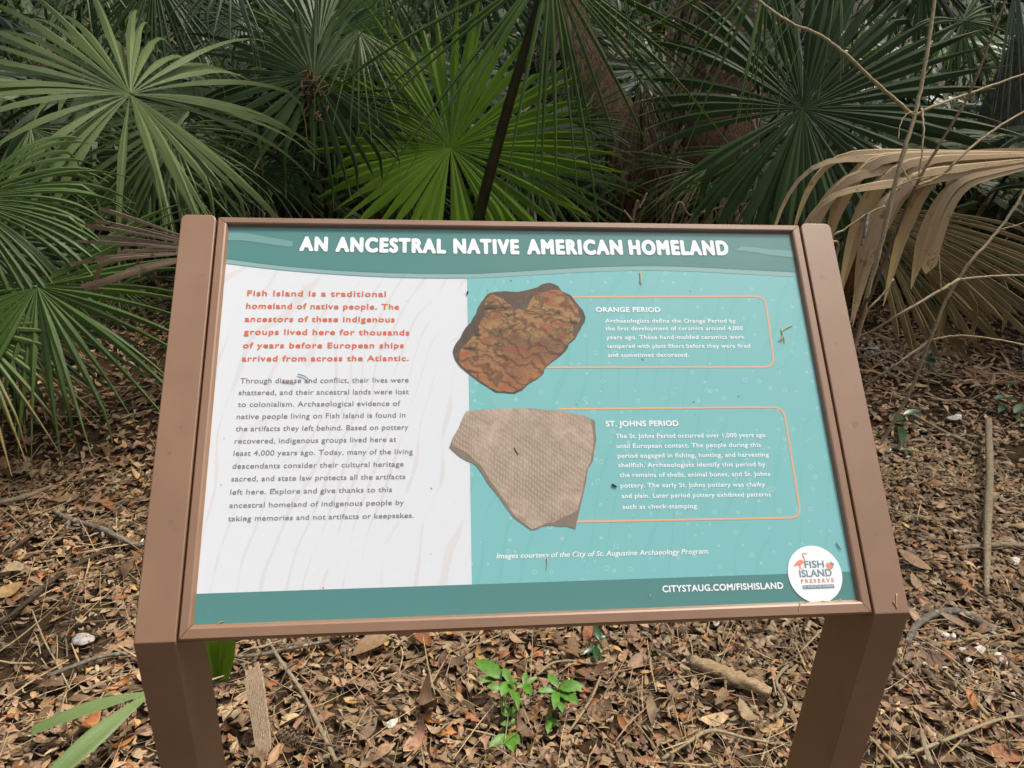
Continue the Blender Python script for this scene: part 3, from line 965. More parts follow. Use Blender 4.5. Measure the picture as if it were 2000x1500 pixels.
# ------------------------------------------------------------------ palms
def frond_geo(rng, hub, axis, normal, length, nseg=44, spread=150, fuse=0.45, droop=0.5, cup=0.0, pleat=0.28,
              kink=0.2, kink_at=(0.55, 0.9), side_len=0.72, jag=0.06, wmul=1.0, steps=11, blunt=0.0, splay=0.03, curl=0.0, drop=0.04):
    """palmetto fan: nseg pleated segments, joined near the hub, free and drooping further out"""
    axis = np.asarray(axis, float)
    axis = axis / np.linalg.norm(axis)
    nrm = np.asarray(normal, float)
    nrm = nrm - axis * (nrm @ axis)
    nrm /= np.linalg.norm(nrm)
    side = np.cross(axis, nrm)
    grav = np.array([0, 0, -1.0])
    dphi = 2 * R(spread) / nseg
    V, F, UV = [], [], []
    grp = 0
    for i in range(nseg):
        if grp <= 0:                      # neighbouring segments cling together in small groups
            grp = int(rng.integers(2, 6))
            g_phi, g_out, g_dr, g_len = rng.normal(0, splay * 0.9), rng.normal(0, splay * 1.6), rng.uniform(0.7, 1.45), rng.uniform(0.92, 1.05)
        grp -= 1
        if drop and rng.random() < drop:
            continue
        phi = -R(spread) + dphi * (i + 0.5)
        q = abs(phi) / R(max(spread, 1))
        Ls = length * (1 - (1 - side_len) * q ** 1.6) * (1 + rng.uniform(-jag, jag))
        Ls *= g_len
        ph2 = phi + rng.normal(0, splay) * 0.5 + g_phi
        d = axis * math.cos(ph2) + side * math.sin(ph2) + nrm * (cup + rng.normal(0, splay) + g_out)
        d /= np.linalg.norm(d)
        fs = fuse * (1 + rng.uniform(-0.12, 0.12)) * length / Ls
        fs = min(fs, 0.97)
        dr = droop * (0.75 + 0.5 * rng.random()) * g_dr
        kk = rng.random() < kink
        ka = rng.uniform(*kink_at)
        twist = rng.normal(0, 0.5)
        wseg = rng.uniform(0.72, 1.08)
        p = np.array(hub, float)
        ds = 1.0 / steps
        base = len(V)
        wf = fs * Ls * math.tan(min(dphi / 2, 0.3))
        u0 = rng.random() * 7
        for s_i in range(steps + 1):
            s = s_i * ds
            nl = nrm - d * (nrm @ d)
            nl /= np.linalg.norm(nl) + 1e-9
            e = np.cross(d, nl)
            if s <= fs:
                w = s * Ls * math.tan(min(dphi / 2, 0.3)) * 1.02
                pl = pleat
            else:
                x = (s - fs) / (1 - fs + 1e-6)
                w = wf * ((1 - x) ** 0.8 * (1 - blunt) + blunt) * (1 + 0.12 * math.sin(x * 3.1)) * (1 + (wseg - 1) * min(1, x * 4))
                pl = pleat * (1 + 0.7 * x)
                tw = twist * x
                e = e * math.cos(tw) + nl * math.sin(tw)
            w = max(w * wmul, 0.0012)
            V += [p - e * w - nl * w * pl, p + nl * w * pl, p + nl * w * pl, p + e * w - nl * w * pl]      # crease along the midrib
            UV += [(u0, s), (u0 + 0.5, s), (u0 + 0.5, s), (u0 + 1, s)]
            # advance
            bend = dr * ds * (0.35 + 1.9 * s * s)
            if kk and s > ka:
                bend += 9.0 * ds * min(1.0, (s - ka) * 9)
            g = grav - d * (grav @ d)
            d = d + g * bend
            if curl:
                d = d - nrm * curl * ds * s
            d /= np.linalg.norm(d)
            p = p + d * Ls * ds
            if p[2] < 0.02 + gz(p[0], p[1]):
                p[2] = 0.02 + gz(p[0], p[1])
                d[2] = max(d[2], 0.0)
                d /= np.linalg.norm(d) + 1e-9
        for s_i in range(steps):
            a = base + s_i * 4
            F += [(a, a + 1, a + 5, a + 4), (a + 2, a + 3, a + 7, a + 6)]
    return np.array(V), np.array(F), np.array(UV)


def petiole(parent, pts, r0, r1, mat, origin, n=14):
    b = Build()
    b.tube(pts, [r0, (r0 + r1) / 2, r1], 7, n=n, flat=0.7)
    return b.obj('petiole', mat, parent, origin)


def frond(palm, origin, rng, hub, axis, normal, length, mat, base=None, pet_mat=None, bow=0.0, pr=(0.012, 0.007), **k):
    V, F, UV = frond_geo(rng, hub, axis, normal, length, **k)
    o = link('frond', mesh('frond', V - origin, F, True, UV), mat, palm)
    if base is not None:
        mid = (np.asarray(base) + np.asarray(hub)) / 2 + np.array([0, 0, bow])
        petiole(o, [base, mid, hub], pr[0], pr[1], pet_mat or M_PET, origin)
    return o


TOCAM = -FWD


def hero(palm, origin, seed, hubpx, depth, tippx, tipdepth, mat, base=None, normal=(0, -0.5, 0.8), length=None, **k):
    rng = np.random.default_rng(seed)
    h = at(hubpx[0], hubpx[1], depth)
    t = at(tippx[0], tippx[1], tipdepth)
    Ln = length or float(np.linalg.norm(t - h))
    return frond(palm, origin, rng, h, t - h, normal, Ln, mat, base, **k)


# central palm behind the sign ------------------------------------------------
b0 = ground_at(850, 560)
palm = thing('palmetto', 'palmetto behind the sign with a bright yellow green fan facing the path', 'palm', b0)
hero(palm, b0, 5, (880, 288), 3.45, (903, 15), 3.72, G['young'], b0 + (0, 0, .05), (0.05, -0.9, 0.35), nseg=58, spread=176, fuse=0.52, droop=0.20, kink=0.12,
     cup=0.18, pleat=0.34, side_len=0.78, jag=0.07, splay=0.022, pet_mat=M_PETD, pr=(0.013, 0.008))
b1 = ground_at(905, 560)
hero(palm, b0, 7, (1075, -70), 2.75, (1010, 330), 2.65, G['green'], None, (0.1, -0.8, 0.6), length=1.02, nseg=30, spread=88, fuse=0.20, droop=0.35,
     cup=0.05, pleat=0.4, side_len=1.0, jag=0.13, splay=0.06, wmul=0.85)
pb = Build().tube([at(908, 640, 3.50) * (1, 1, 0), at(920, 520, 3.42), at(934, 430, 3.32), at(985, 235, 3.02), at(1075, -75, 2.64)], [0.028, 0.027, 0.025, 0.021, 0.013], 8, n=20)
pb.obj('petiole', M_PETD, palm, b0)
hero(palm, b0, 11, (985, 275), 3.9, (1260, 270), 3.8, G['olive'], b0 + (0.05, 0, .05), (0.1, -0.5, 0.85), nseg=34, spread=80, fuse=0.5, droop=0.45, pleat=0.3, pet_mat=M_PETD)
hero(palm, b0, 12, (1030, 330), 3.75, (1260, 440), 3.5, G['green'], b0 + (0.08, 0.05, .05), (0.1, -0.6, 0.8), nseg=36, spread=120, fuse=0.35, droop=0.5, pleat=0.3, pet_mat=M_PETD)
hero(palm, b0, 13, (790, 350), 3.7, (650, 470), 3.6, G['green'], b0 + (-0.05, 0.05, .05), (-0.1, -0.6, 0.8), nseg=36, spread=120, fuse=0.35, droop=0.5, pleat=0.3, pet_mat=M_PETD)
hero(palm, b0, 14, (740, -60), 4.2, (700, 230), 4.1, G['green'], b0 + (-0.05, 0.1, .05), (0.1, -0.8, 0.5), nseg=44, spread=120, fuse=0.35, droop=0.4, pleat=0.3, pet_mat=M_PETD)
hero(palm, b0, 15, (920, -90), 4.3, (930, 160), 4.2, G['dark'], b0 + (0.05, 0.12, .05), (0.1, -0.8, 0.5), nseg=44, spread=150, fuse=0.35, droop=0.4, pleat=0.3, pet_mat=M_PETD)

# left palm with the broad grey green fans ------------------------------------
b2 = ground_at(800, 575)
palm = thing('palmetto', 'palmetto whose wide grey green fan droops above the left post', 'palm', b2)
hero(palm, b2, 21, (254, 184), 2.55, (-140, 75), 2.35, G['grey_green'], None, (0.25, -0.45, 0.85), length=0.70, nseg=58, spread=170, fuse=0.40, droop=0.85, kink=0.3, kink_at=(0.5, 0.8),
     cup=0.08, pleat=0.36, side_len=0.95, jag=0.14, splay=0.10, wmul=0.98)
pb = Build().tube([b2 + (0, 0, 0.03), at(740, 415, 3.6), at(560, 320, 3.25), at(400, 225, 2.85), at(254, 184, 2.55)], [0.016, 0.015, 0.013, 0.011, 0.008], 8, n=24, flat=0.8)
pb.obj('petiole', M_PETD, palm, b2)
hero(palm, b2, 22, (370, 215), 3.0, (-20, 330), 2.8, G['grey_green'], b2 + (0, 0, 0.04), (0.1, -0.45, 0.85), nseg=26, spread=60, fuse=0.3, droop=0.4, pleat=0.3, pet_mat=M_PETD)
hero(palm, b2, 23, (300, -50), 3.3, (290, 215), 3.2, G['dark'], None, (0.0, -0.7, 0.7), nseg=40, spread=105, fuse=0.3, droop=0.3, pleat=0.3, wmul=0.9)
hero(palm, b2, 24, (300, 300), 3.0, (160, 520), 2.8, G['green'], b2 + (0.03, 0, 0.04), (0.0, -0.6, 0.8), nseg=40, spread=140, fuse=0.3, droop=0.5, pleat=0.3, pet_mat=M_PETD)
hero(palm, b2, 25, (500, 330), 3.2, (380, 470), 3.1, G['dark'], b2 + (0.03, 0.03, 0.04), (0.0, -0.6, 0.8), nseg=40, spread=150, fuse=0.3, droop=0.5, pleat=0.3, pet_mat=M_PETD)

# dark palm with brown fibre at its heart -------------------------------------
b3 = ground_at(650, 545)
palm = thing('palmetto', 'dark palmetto with brown fibrous heart and pale bent leaf tips', 'palm', b3)
hero(palm, b3, 31, (612, 150), 3.15, (330, 110), 3.0, G['dark'], b3 + (0, 0, 0.03), (0.15, -0.6, 0.75), nseg=40, spread=170, fuse=0.42, droop=0.55, kink=0.55,
     kink_at=(0.5, 0.85), pleat=0.35, side_len=0.95, jag=0.14, pet_mat=M_PETD)
hero(palm, b3, 32, (622, 85), 3.55, (560, -60), 3.7, G['green'], b3 + (0, 0.04, 0.03), (0.1, -0.9, 0.35), nseg=44, spread=120, fuse=0.6, droop=0.1, cup=0.1, pet_mat=M_PETD)
hero(palm, b3, 33, (640, 185), 3.3, (600, 440), 3.2, G['dark'], b3 + (0.03, 0, 0.03), (0.1, -0.7, 0.6), nseg=38, spread=110, fuse=0.3, droop=0.4, pet_mat=M_PETD)
hero(palm, b3, 34, (470, 30), 3.7, (380, 160), 3.6, G['bluish'], b3 + (0.03, 0.04, 0.03), (0.1, -0.5, 0.8), nseg=34, spread=140, fuse=0.3, droop=0.6, kink=0.3, pet_mat=M_PETD)
rng = np.random.default_rng(36)
fb_ = Build()
for i in range(90):
    t = rng.random()
    p = at(608 + 14 * t + rng.normal(0, 7), 138 + 95 * t, 3.12) + rng.normal(0, 0.012, 3)
    q = p + rng.normal(0, 0.035, 3) + np.array([0, -0.01, -0.03])
    fb_.tube([p, (p + q) / 2 + rng.normal(0, 0.008, 3), q], [0.004, 0.003, 0.001], 4, n=4)
fb_.obj('fibre', wood_mat('red_brown_fibre', (0.05, 0.03, 0.015), (0.20, 0.115, 0.06), (40, 40, 20)), palm, b3)

# big dark fan on the right ----------------------------------------------------
b4 = ground_at(1180, 560)
palm = thing('palmetto', 'palmetto with a huge dark fan spreading behind the bare shrub stems', 'palm', b4)
hero(palm, b4, 41, (1568, 213), 2.75, (1945, 95), 2.75, G['dark'], b4 + (0, 0, 0.04), (-0.12, -0.75, 0.62), nseg=56, spread=172, fuse=0.52, droop=0.30,
     cup=0.10, pleat=0.32, side_len=0.80, jag=0.07, splay=0.03, pet_mat=M_PETD)
hero(palm, b4, 42, (1490, 290), 3.05, (1200, 430), 2.95, G['green'], b4 + (0.05, 0.04, 0.04), (-0.1, -0.6, 0.75), nseg=22, spread=45, fuse=0.25, droop=0.4, pleat=0.3, pet_mat=M_PETD)
hero(palm, b4, 43, (1560, 60), 3.3, (1330, 30), 3.2, G['bluish'], b4 + (0.05, 0.05, 0.04), (-0.1, -0.6, 0.75), nseg=20, spread=90, fuse=0.25, droop=0.6, pleat=0.3, pet_mat=M_PETD)
hero(palm, b4, 44, (1800, -60), 3.3, (1850, 130), 3.3, G['dark'], b4 + (0.08, 0.05, 0.04), (-0.1, -0.8, 0.55), nseg=44, spread=150, fuse=0.5, droop=0.3, pet_mat=M_PETD)
hero(palm, b4, 45, (1500, 345), 3.4, (1420, 480), 3.3, G['dark'], b4 + (0.08, 0.08, 0.04), (0, -0.7, 0.6), nseg=36, spread=110, fuse=0.3, droop=0.3, pet_mat=M_PETD)

# left edge palm ----------------------------------------------------------------
b5 = ground_at(-330, 760)
palm = thing('palmetto', 'palmetto at the left picture edge with dark pleated fans hanging to the litter', 'palm', b5)
hero(palm, b5, 51, (-70, 395), 1.95, (250, 395), 2.0, G['green'], b5 + (0, 0, 0.04), (0.15, -0.75, 0.62), nseg=40, spread=62, fuse=0.66, droop=1.25,
     pleat=0.3, side_len=0.9, jag=0.06, splay=0.02)
hero(palm, b5, 52, (72, 560), 1.95, (120, 930), 1.8, G['green'], b5 + (0, 0.03, 0.04), (0.05, -0.75, 0.6), nseg=36, spread=128, fuse=0.30, droop=0.45,
     pleat=0.32, side_len=0.85, jag=0.1, splay=0.04)
hero(palm, b5, 53, (-40, 470), 2.3, (220, 650), 2.3, G['dark'], b5 + (0, 0.06, 0.04), (0.05, -0.7, 0.7), nseg=36, spread=110, fuse=0.35, droop=0.5, pleat=0.3)
hero(palm, b5, 54, (30, 640), 2.6, (200, 760), 2.6, G['dark'], b5 + (0.05, 0.06, 0.04), (0.05, -0.7, 0.7), nseg=36, spread=120, fuse=0.35, droop=0.5, pleat=0.3)
hero(palm, b5, 55, (-60, 640), 1.9, (-10, 930), 1.75, G['yellowing'], b5 + (0.05, 0.0, 0.04), (0.05, -0.7, 0.7), nseg=26, spread=80, fuse=0.3, droop=0.4, pleat=0.3)

# young palm beside the left post ------------------------------------------------
b6 = ground_at(520, 860)
palm = thing('palmetto', 'small palmetto half hidden by the left post with yellowing blade tips', 'palm', b6)
hero(palm, b6, 61, (415, 655), 2.15, (212, 770), 2.1, G['yellowing'], b6 + (0, 0, 0.02), (0, -0.5, 0.8), nseg=9, spread=24, fuse=0.12, droop=0.2, pleat=0.35, drop=0.2)
hero(palm, b6, 62, (430, 560), 2.5, (240, 690), 2.5, G['dark'], b6 + (0, 0.05, 0.02), (0, -0.5, 0.8), nseg=30, spread=100, fuse=0.3, droop=0.4)

# dead fans -----------------------------------------------------------------------
b7 = ground_at(2300, 760)
palm = thing('dead_palmetto', 'dead palmetto with a tan folded fan hanging over the right post', 'palm', b7)
hero(palm, b7, 71, (2120, 300), 2.05, (1600, 330), 2.10, G['dead'], b7 + (0, 0, 0.05), (-0.05, -0.45, 0.88), length=0.86, nseg=14, spread=13, fuse=0.62, droop=0.10, kink=1.0, drop=0.0,
     kink_at=(0.36, 0.60), pleat=0.28, side_len=0.85, jag=0.22, splay=0.035, wmul=2.5, pet_mat=M_PETB, steps=22)
hero(palm, b7, 72, (2090, 290), 2.25, (1790, 300), 2.3, G['dead'], b7 + (0.03, 0.03, 0.05), (-0.05, -0.45, 0.85), nseg=9, spread=12, fuse=0.8, droop=0.2, kink=0.8, kink_at=(0.6, 0.85), wmul=2.0, pleat=0.5, pet_mat=M_PETB)
b8 = ground_at(1640, 640)
palm = thing('dead_palmetto', 'olive brown withered palmetto fan spreading low beside the right post', 'palm', b8)
hero(palm, b8, 73, (1690, 405), 2.5, (2090, 560), 2.3, G['dead_olive'], b8 + (0, 0, 0.03), (0.05, -0.7, 0.7), length=0.72, nseg=30, spread=32, fuse=0.8, droop=0.35, pleat=0.4, jag=0.1, pet_mat=M_PETB)
hero(palm, b8, 74, (1700, 440), 2.7, (1960, 690), 2.6, G['dead_olive'], b8 + (0.02, 0.03, 0.03), (0.05, -0.7, 0.7), nseg=22, spread=40, fuse=0.7, droop=0.3, pleat=0.4, jag=0.12, pet_mat=M_PETB)
b9 = ground_at(600, 700)
palm = thing('dead_palmetto', 'brown dead fan with ragged square ends behind the top of the left post', 'palm', b9)
hero(palm, b9, 75, (440, 492), 1.88, (182, 474), 1.80, G['dead_grey'], b9 + (0, 0, 0.03), (0.0, -0.55, 0.83), nseg=20, spread=26, fuse=0.96, droop=0.12, pleat=0.5, jag=0.22,
     blunt=0.8, side_len=0.9, splay=0.03, pet_mat=M_PETB)
b10 = ground_at(2250, 640)
palm = thing('palmetto', 'palmetto with pale upright blades cut off by the right picture edge', 'palm', b10)
hero(palm, b10, 81, (1985, -40), 2.7, (1985, 300), 2.7, G['bluish'], b10, (-0.1, -0.8, 0.3), nseg=8, spread=13, fuse=0.2, droop=0.05, pleat=0.3, wmul=1.5)


# extra fans crossing each other along the top of the tangle, belonging to the palms above
OWN = {'c': [o for o in COL.objects if o.name.startswith('palmetto') and o.parent is None]}
for (pi, sd_, hp, dp, tp, td, mt, kw) in [
        (0, 111, (830, -90), 2.9, (720, 190), 2.85, 'green', dict(nseg=18, spread=40, fuse=0.15, droop=0.3, wmul=0.8)),
        (0, 112, (1200, -120), 2.7, (1330, 200), 2.65, 'green', dict(nseg=16, spread=45, fuse=0.15, droop=0.3, wmul=0.8)),
        (0, 113, (1120, 240), 3.6, (1240, 130), 3.5, 'green', dict(nseg=20, spread=70, fuse=0.25, droop=0.6)),
        (1, 114, (450, -60), 3.0, (560, 110), 3.0, 'bluish', dict(nseg=26, spread=100, fuse=0.25, droop=0.5, kink=0.4)),
        (1, 115, (160, -80), 3.3, (90, 90), 3.2, 'grey_green', dict(nseg=30, spread=110, fuse=0.25, droop=0.5, kink=0.3)),
        (1, 116, (330, 250), 2.75, (480, 420), 2.7, 'grey_green', dict(nseg=24, spread=70, fuse=0.25, droop=0.5, kink=0.3)),
        (2, 117, (700, 60), 3.1, (760, 260), 3.0, 'grey_green', dict(nseg=16, spread=60, fuse=0.2, droop=0.4, kink=0.6)),
        (2, 118, (560, 250), 3.3, (480, 330), 3.2, 'olive', dict(nseg=30, spread=120, fuse=0.3, droop=0.4, kink=0.3)),
        (3, 119, (1500, -70), 2.6, (1380, 250), 2.5, 'green', dict(nseg=20, spread=60, fuse=0.2, droop=0.35, kink=0.2, wmul=0.9)),
        (3, 120, (1640, -90), 2.55, (1560, 200), 2.5, 'grey_green', dict(nseg=7, spread=28, fuse=0.1, droop=0.2, wmul=0.8)),
        (3, 121, (1380, 330), 3.2, (1230, 420), 3.1, 'grey_green', dict(nseg=24, spread=60, fuse=0.25, droop=0.5, kink=0.3)),
        (3, 122, (1880, 40), 3.0, (1960, 180), 3.0, 'green', dict(nseg=30, spread=120, fuse=0.4, droop=0.5, kink=0.2)),
        (4, 123, (60, 250), 2.5, (200, 380), 2.5, 'grey_green', dict(nseg=24, spread=80, fuse=0.3, droop=0.6, kink=0.3)),
        (4, 124, (230, 560), 2.7, (300, 640), 2.7, 'green', dict(nseg=26, spread=100, fuse=0.3, droop=0.5))]:
    pm = OWN['c'][pi]
    hero(pm, np.array(pm.location), sd_, hp, dp, tp, td, G[mt], None, (0.05, -0.7, 0.65), pleat=0.34, jag=0.14, splay=0.07, **kw)


# ---- old palm trunks ----------------------------------------------------------
def trunk(name, label, pts, radii, mat, seed, strips, strip_mat, drop=0.5):
    rng = np.random.default_rng(seed)
    org = np.array(pts[0], float)
    t = thing(name, label, 'palm trunk', org)
    path = spline(pts, 40)
    rad = np.interp(np.linspace(0, 1, 40), np.linspace(0, 1, len(radii)), radii)
    b = Build()
    b.tube(path, rad, 22, rough=0.10, rng=rng)
    b.obj('trunk', mat, t, org)
    sb = Build()
    for i in range(strips):
        s = rng.uniform(0.08, 0.98)
        k = int(s * 39)
        a = rng.uniform(0, 2 * math.pi)
        out = np.array([math.cos(a), math.sin(a), 0])
        p = path[k] + out * rad[k] * 0.97
        Ls = rng.uniform(0.12, drop)
        w = rng.uniform(0.004, 0.018)
        tang = np.array([-out[1], out[0], 0]) * w
        lean = out * rng.uniform(0.0, 0.10) + tang * rng.normal(0, 2)
        n = 5
        vv = []
        for j in range(n + 1):
            x = j / n
            c = p + np.array([0, 0, -Ls * x]) + lean * math.sin(x * 2.2) + rng.normal(0, 0.004, 3)
            ww = tang * (1 - 0.75 * x)
            vv += [c - ww, c + out * w * 0.35, c + ww]
        ff = []
        for j in range(n):
            q = j * 3
            ff += [(q, q + 1, q + 4, q + 3), (q + 1, q + 2, q + 5, q + 4)]
        sb.add((vv, ff))
    o = sb.obj('bark_fibre', strip_mat, t, org)
    o['kind'] = 'stuff'
    return t


g1 = ground_at(1300, 555)
trunk('palm_trunk', 'leaning cabbage palm trunk with tan peeling bark', [g1 - (0, 0, .05), at(1245, 330, 4.4), at(1165, 170, 4.4), at(1095, 10, 4.4), at(1050, -160, 4.45), at(1000, -500, 4.6), at(960, -1000, 4.9)],
      [0.13, 0.125, 0.12, 0.11, 0.10, 0.10, 0.09], M_TRUNK, 91, 300, M_FIBRE, 0.3)
g2 = ground_at(1395, 590)
trunk('palm_trunk', 'thick red brown shaggy palm trunk upright between the dark fans', [g2 - (0, 0, .05), at(1392, 400, 4.0), at(1400, 200, 4.0), at(1410, 40, 4.0), at(1415, -260, 4.0), at(1420, -900, 4.1)],
      [0.17, 0.16, 0.17, 0.165, 0.15, 0.13], M_TRUNKR, 92, 900, M_FIBRE, 0.7)
# dry hanging leaf sheath between the trunks
hb = at(1250, 170, 3.9)
gb = ground_at(1262, 560)
sh = thing('dead_palmetto', 'grey tan dry leaf bundle hanging upright between the two palm trunks', 'palm', gb)
rng = np.random.default_rng(93)
frond(sh, gb, rng, hb, np.array([0.04, 0.0, -1.0]), (0, -1, 0.1), 0.62, G['dead_grey'], gb, M_PETB, nseg=16, spread=20, fuse=0.5, droop=0.1, pleat=0.6, jag=0.3, splay=0.1)
frond(sh, gb, rng, hb + (0.02, 0.02, 0.03), np.array([0.3, -0.1, -0.6]), (0, -1, 0.1), 0.40, G['dead_grey'], nseg=10, spread=30, fuse=0.3, droop=0.5, pleat=0.6, jag=0.3, splay=0.1)


# ---- thicket of palmettos further back -----------------------------------------
def palm_proto(seed, kinds, nf, height, name, label):
    rng = np.random.default_rng(seed)
    t = thing(name, label, 'palm', (0, 0, 0), 'palmettos in the thicket behind the sign')
    for i in range(nf):
        az = 2 * math.pi * (i + rng.uniform(-.3, .3)) / nf
        el = rng.uniform(0.45, 1.25)
        pl = rng.uniform(0.6, 1.15) * height
        out = np.array([math.cos(az) * math.cos(el), math.sin(az) * math.cos(el), math.sin(el)])
        hub = out * pl + np.array([0, 0, 0.1 * height])
        ax = np.array([math.cos(az), math.sin(az), rng.uniform(-0.5, 0.35)])
        nr = np.array([-math.cos(az) * 0.4, -math.sin(az) * 0.4, 0.9])
        L0 = rng.uniform(0.55, 0.8)
        hub2 = hub
        frond(t, np.zeros(3), rng, hub2, ax, nr, L0, G[kinds[i % len(kinds)]], np.array([0, 0, 0.02]), M_PETD, nseg=30, spread=rng.uniform(125, 165), fuse=rng.uniform(0.3, 0.48),
              droop=rng.uniform(0.4, 0.8), pleat=0.3, steps=8, side_len=0.8, jag=0.1, splay=0.05, kink=0.15)
    return t


def dup(root, loc, rotz, scale, label):
    r = root.copy()
    COL.objects.link(r)
    r.location = tuple(float(c) for c in loc)
    r.rotation_euler = (0, 0, rotz)
    r.scale = (scale,) * 3
    r['label'] = label
    for ch in root.children:
        c = ch.copy()
        COL.objects.link(c)
        c.parent = r
        for g in ch.children:
            d = g.copy()
            COL.objects.link(d)
            d.parent = c
    return r


protos = [palm_proto(101, ['dark', 'green', 'grey_green'], 11, 1.0, 'palmetto', 'x'),
          palm_proto(102, ['green', 'bluish', 'dark'], 12, 1.15, 'palmetto', 'x'),
          palm_proto(103, ['olive', 'dark', 'dead_olive'], 10, 0.9, 'palmetto', 'x')]
TH = [  # x, y, prototype, scale, label
    (-2.35, 3.15, 1, 1.0, 'grey green palmetto deep in shade beyond the left drooping fan'),
    (-1.15, 4.0, 0, 1.05, 'dark palmetto behind the fibrous hearted one, nearer the left'),
    (-3.6, 4.4, 2, 1.1, 'olive palmetto far back in the upper left corner'),
    (0.05, 4.3, 1, 1.1, 'palmetto straight behind the bright green fan'),
    (1.15, 4.9, 0, 1.1, 'dark palmetto beyond the leaning trunk'),
    (2.35, 4.3, 1, 1.05, 'bluish palmetto right of the shaggy trunk'),
    (3.3, 3.4, 0, 1.0, 'dark palmetto behind the tan dead fan on the right'),
    (4.6, 4.6, 2, 1.1, 'olive palmetto far back in the upper right corner'),
    (-2.3, 5.9, 0, 1.2, 'tall dark palmetto in the second row on the left'),
    (-0.6, 6.2, 2, 1.2, 'olive palmetto in the second row left of the middle'),
    (0.9, 6.7, 1, 1.25, 'tall palmetto in the second row beyond the leaning trunk'),
    (2.7, 6.3, 0, 1.2, 'dark palmetto in the second row right of the shaggy trunk'),
    (4.4, 6.6, 1, 1.25, 'tall bluish palmetto in the second row at the far right'),
    (-4.6, 6.6, 1, 1.25, 'tall bluish palmetto in the second row at the far left'),
    (-2.0, 1.35, 0, 0.85, 'shaded palmetto at the left edge behind the pleated fan'),
    (-1.9, 2.2, 2, 0.8, 'olive palmetto low at the left between pleated and drooping fans'),
]
rng = np.random.default_rng(7)
first = {}
for (x, y, k, s, lab) in TH:
    loc = (x, y, float(gz(x, y)))
    rz = rng.uniform(0, 6.28)
    if k not in first:
        first[k] = True
        p = protos[k]
        p.location = loc
        p.rotation_euler = (0, 0, rz)
        p.scale = (s,) * 3
        p['label'] = lab
    else:
        dup(protos[k], loc, rz, s, lab)


def thicket(n, seed, mat, near, far, top, Lr, wr):
    """far undergrowth that reads as one mass of leaves"""
    rng = np.random.default_rng(seed)
    ang = rng.uniform(-1.55, 1.6, n)
    dist = near + (far - near) * rng.random(n) ** 1.3
    clump = 0.5 + 0.5 * np.sin(ang * 23 + seed) * np.cos(dist * 2.1 + seed)
    x = CAM[0] + np.sin(ang) * dist
    y = CAM[1] + np.cos(ang) * dist
    z = rng.uniform(0.0, 1, n) ** 1.5 * (top * (0.35 + 0.65 * clump) + 0.17 * np.maximum(dist - 7, 0))
    az = rng.uniform(0, 6.28, n)
    el = rng.uniform(-0.9, 1.2, n)
    L = rng.uniform(*Lr, n)
    w = rng.uniform(*wr, n)
    d = np.stack([np.cos(az) * np.cos(el), np.sin(az) * np.cos(el), np.sin(el)], -1)
    sd = np.stack([-np.sin(az), np.cos(az), np.zeros(n)], -1) * w[:, None]
    c = np.stack([x, y, z], -1)
    mid = c + d * (L * 0.55)[:, None]
    tip = c + d * L[:, None] + np.array([0, 0, -1.0]) * (L * 0.22)[:, None]
    V = np.stack([c - sd * .3, c + sd * .3, mid + sd, mid - sd, tip + sd * .1, tip - sd * .1], 1).reshape(-1, 3)
    V[:, 2] = np.maximum(V[:, 2], 0.0)
    i = np.arange(n)[:, None] * 6
    F = np.concatenate([i + np.array([[0, 1, 2, 3]]), i + np.array([[3, 2, 4, 5]])], 0)
    UV = np.tile(np.array([(0, 0), (1, 0), (1, .5), (0, .5), (1, .9), (0, .9)], float), (n, 1))
    o = link('undergrowth', mesh('undergrowth', V, F, False, UV), G[mat])
    o['kind'] = 'stuff'


def forest_edge():
    """woods closing the view all round the thicket"""
    rng = np.random.default_rng(77)
    n = 30000
    ang = rng.uniform(-2.0, 2.0, n)
    dist = 15 + 11 * rng.random(n)
    top = 6.5 + 2.2 * np.sin(ang * 5) + 1.4 * np.sin(ang * 13 + 1) + rng.normal(0, .5, n)
    z = rng.random(n) ** 0.9 * top
    c = np.stack([np.sin(ang) * dist, np.cos(ang) * dist, z], -1)
    az, el = rng.uniform(0, 6.28, n), rng.normal(0, .6, n)
    d = np.stack([np.cos(az) * np.cos(el), np.sin(az) * np.cos(el), np.sin(el)], -1) * rng.uniform(.12, .42, n)[:, None]
    sd = np.stack([-np.sin(az), np.cos(az), rng.normal(0, .6, n)], -1) * rng.uniform(.05, .17, n)[:, None]
    V = np.stack([c - d, c + sd, c + d, c - sd], 1).reshape(-1, 3)
    V[:, 2] = np.maximum(V[:, 2], 0)
    o = link('forest', mesh('forest', V, np.arange(n * 4).reshape(-1, 4)), plain_mat('forest_leaf', (0.035, 0.065, 0.020), 0.5, 0.3, 0.45, 1.5))
    o['kind'] = 'stuff'


forest_edge()
thicket(13000, 17, 'dark', 7.5, 18, 1.7, (0.35, 0.95), (0.012, 0.035))
thicket(13000, 18, 'green', 6.0, 15, 1.1, (0.2, 0.6), (0.006, 0.018))
thicket(7000, 19, 'dark', 5.2, 10, 0.9, (0.2, 0.6), (0.006, 0.02))
thicket(3500, 20, 'dead_olive', 5.0, 12, 0.7, (0.2, 0.6), (0.005, 0.015))

# ------------------------------------------------------------------ leaf litter
BARE = ground_at(105, 1250)


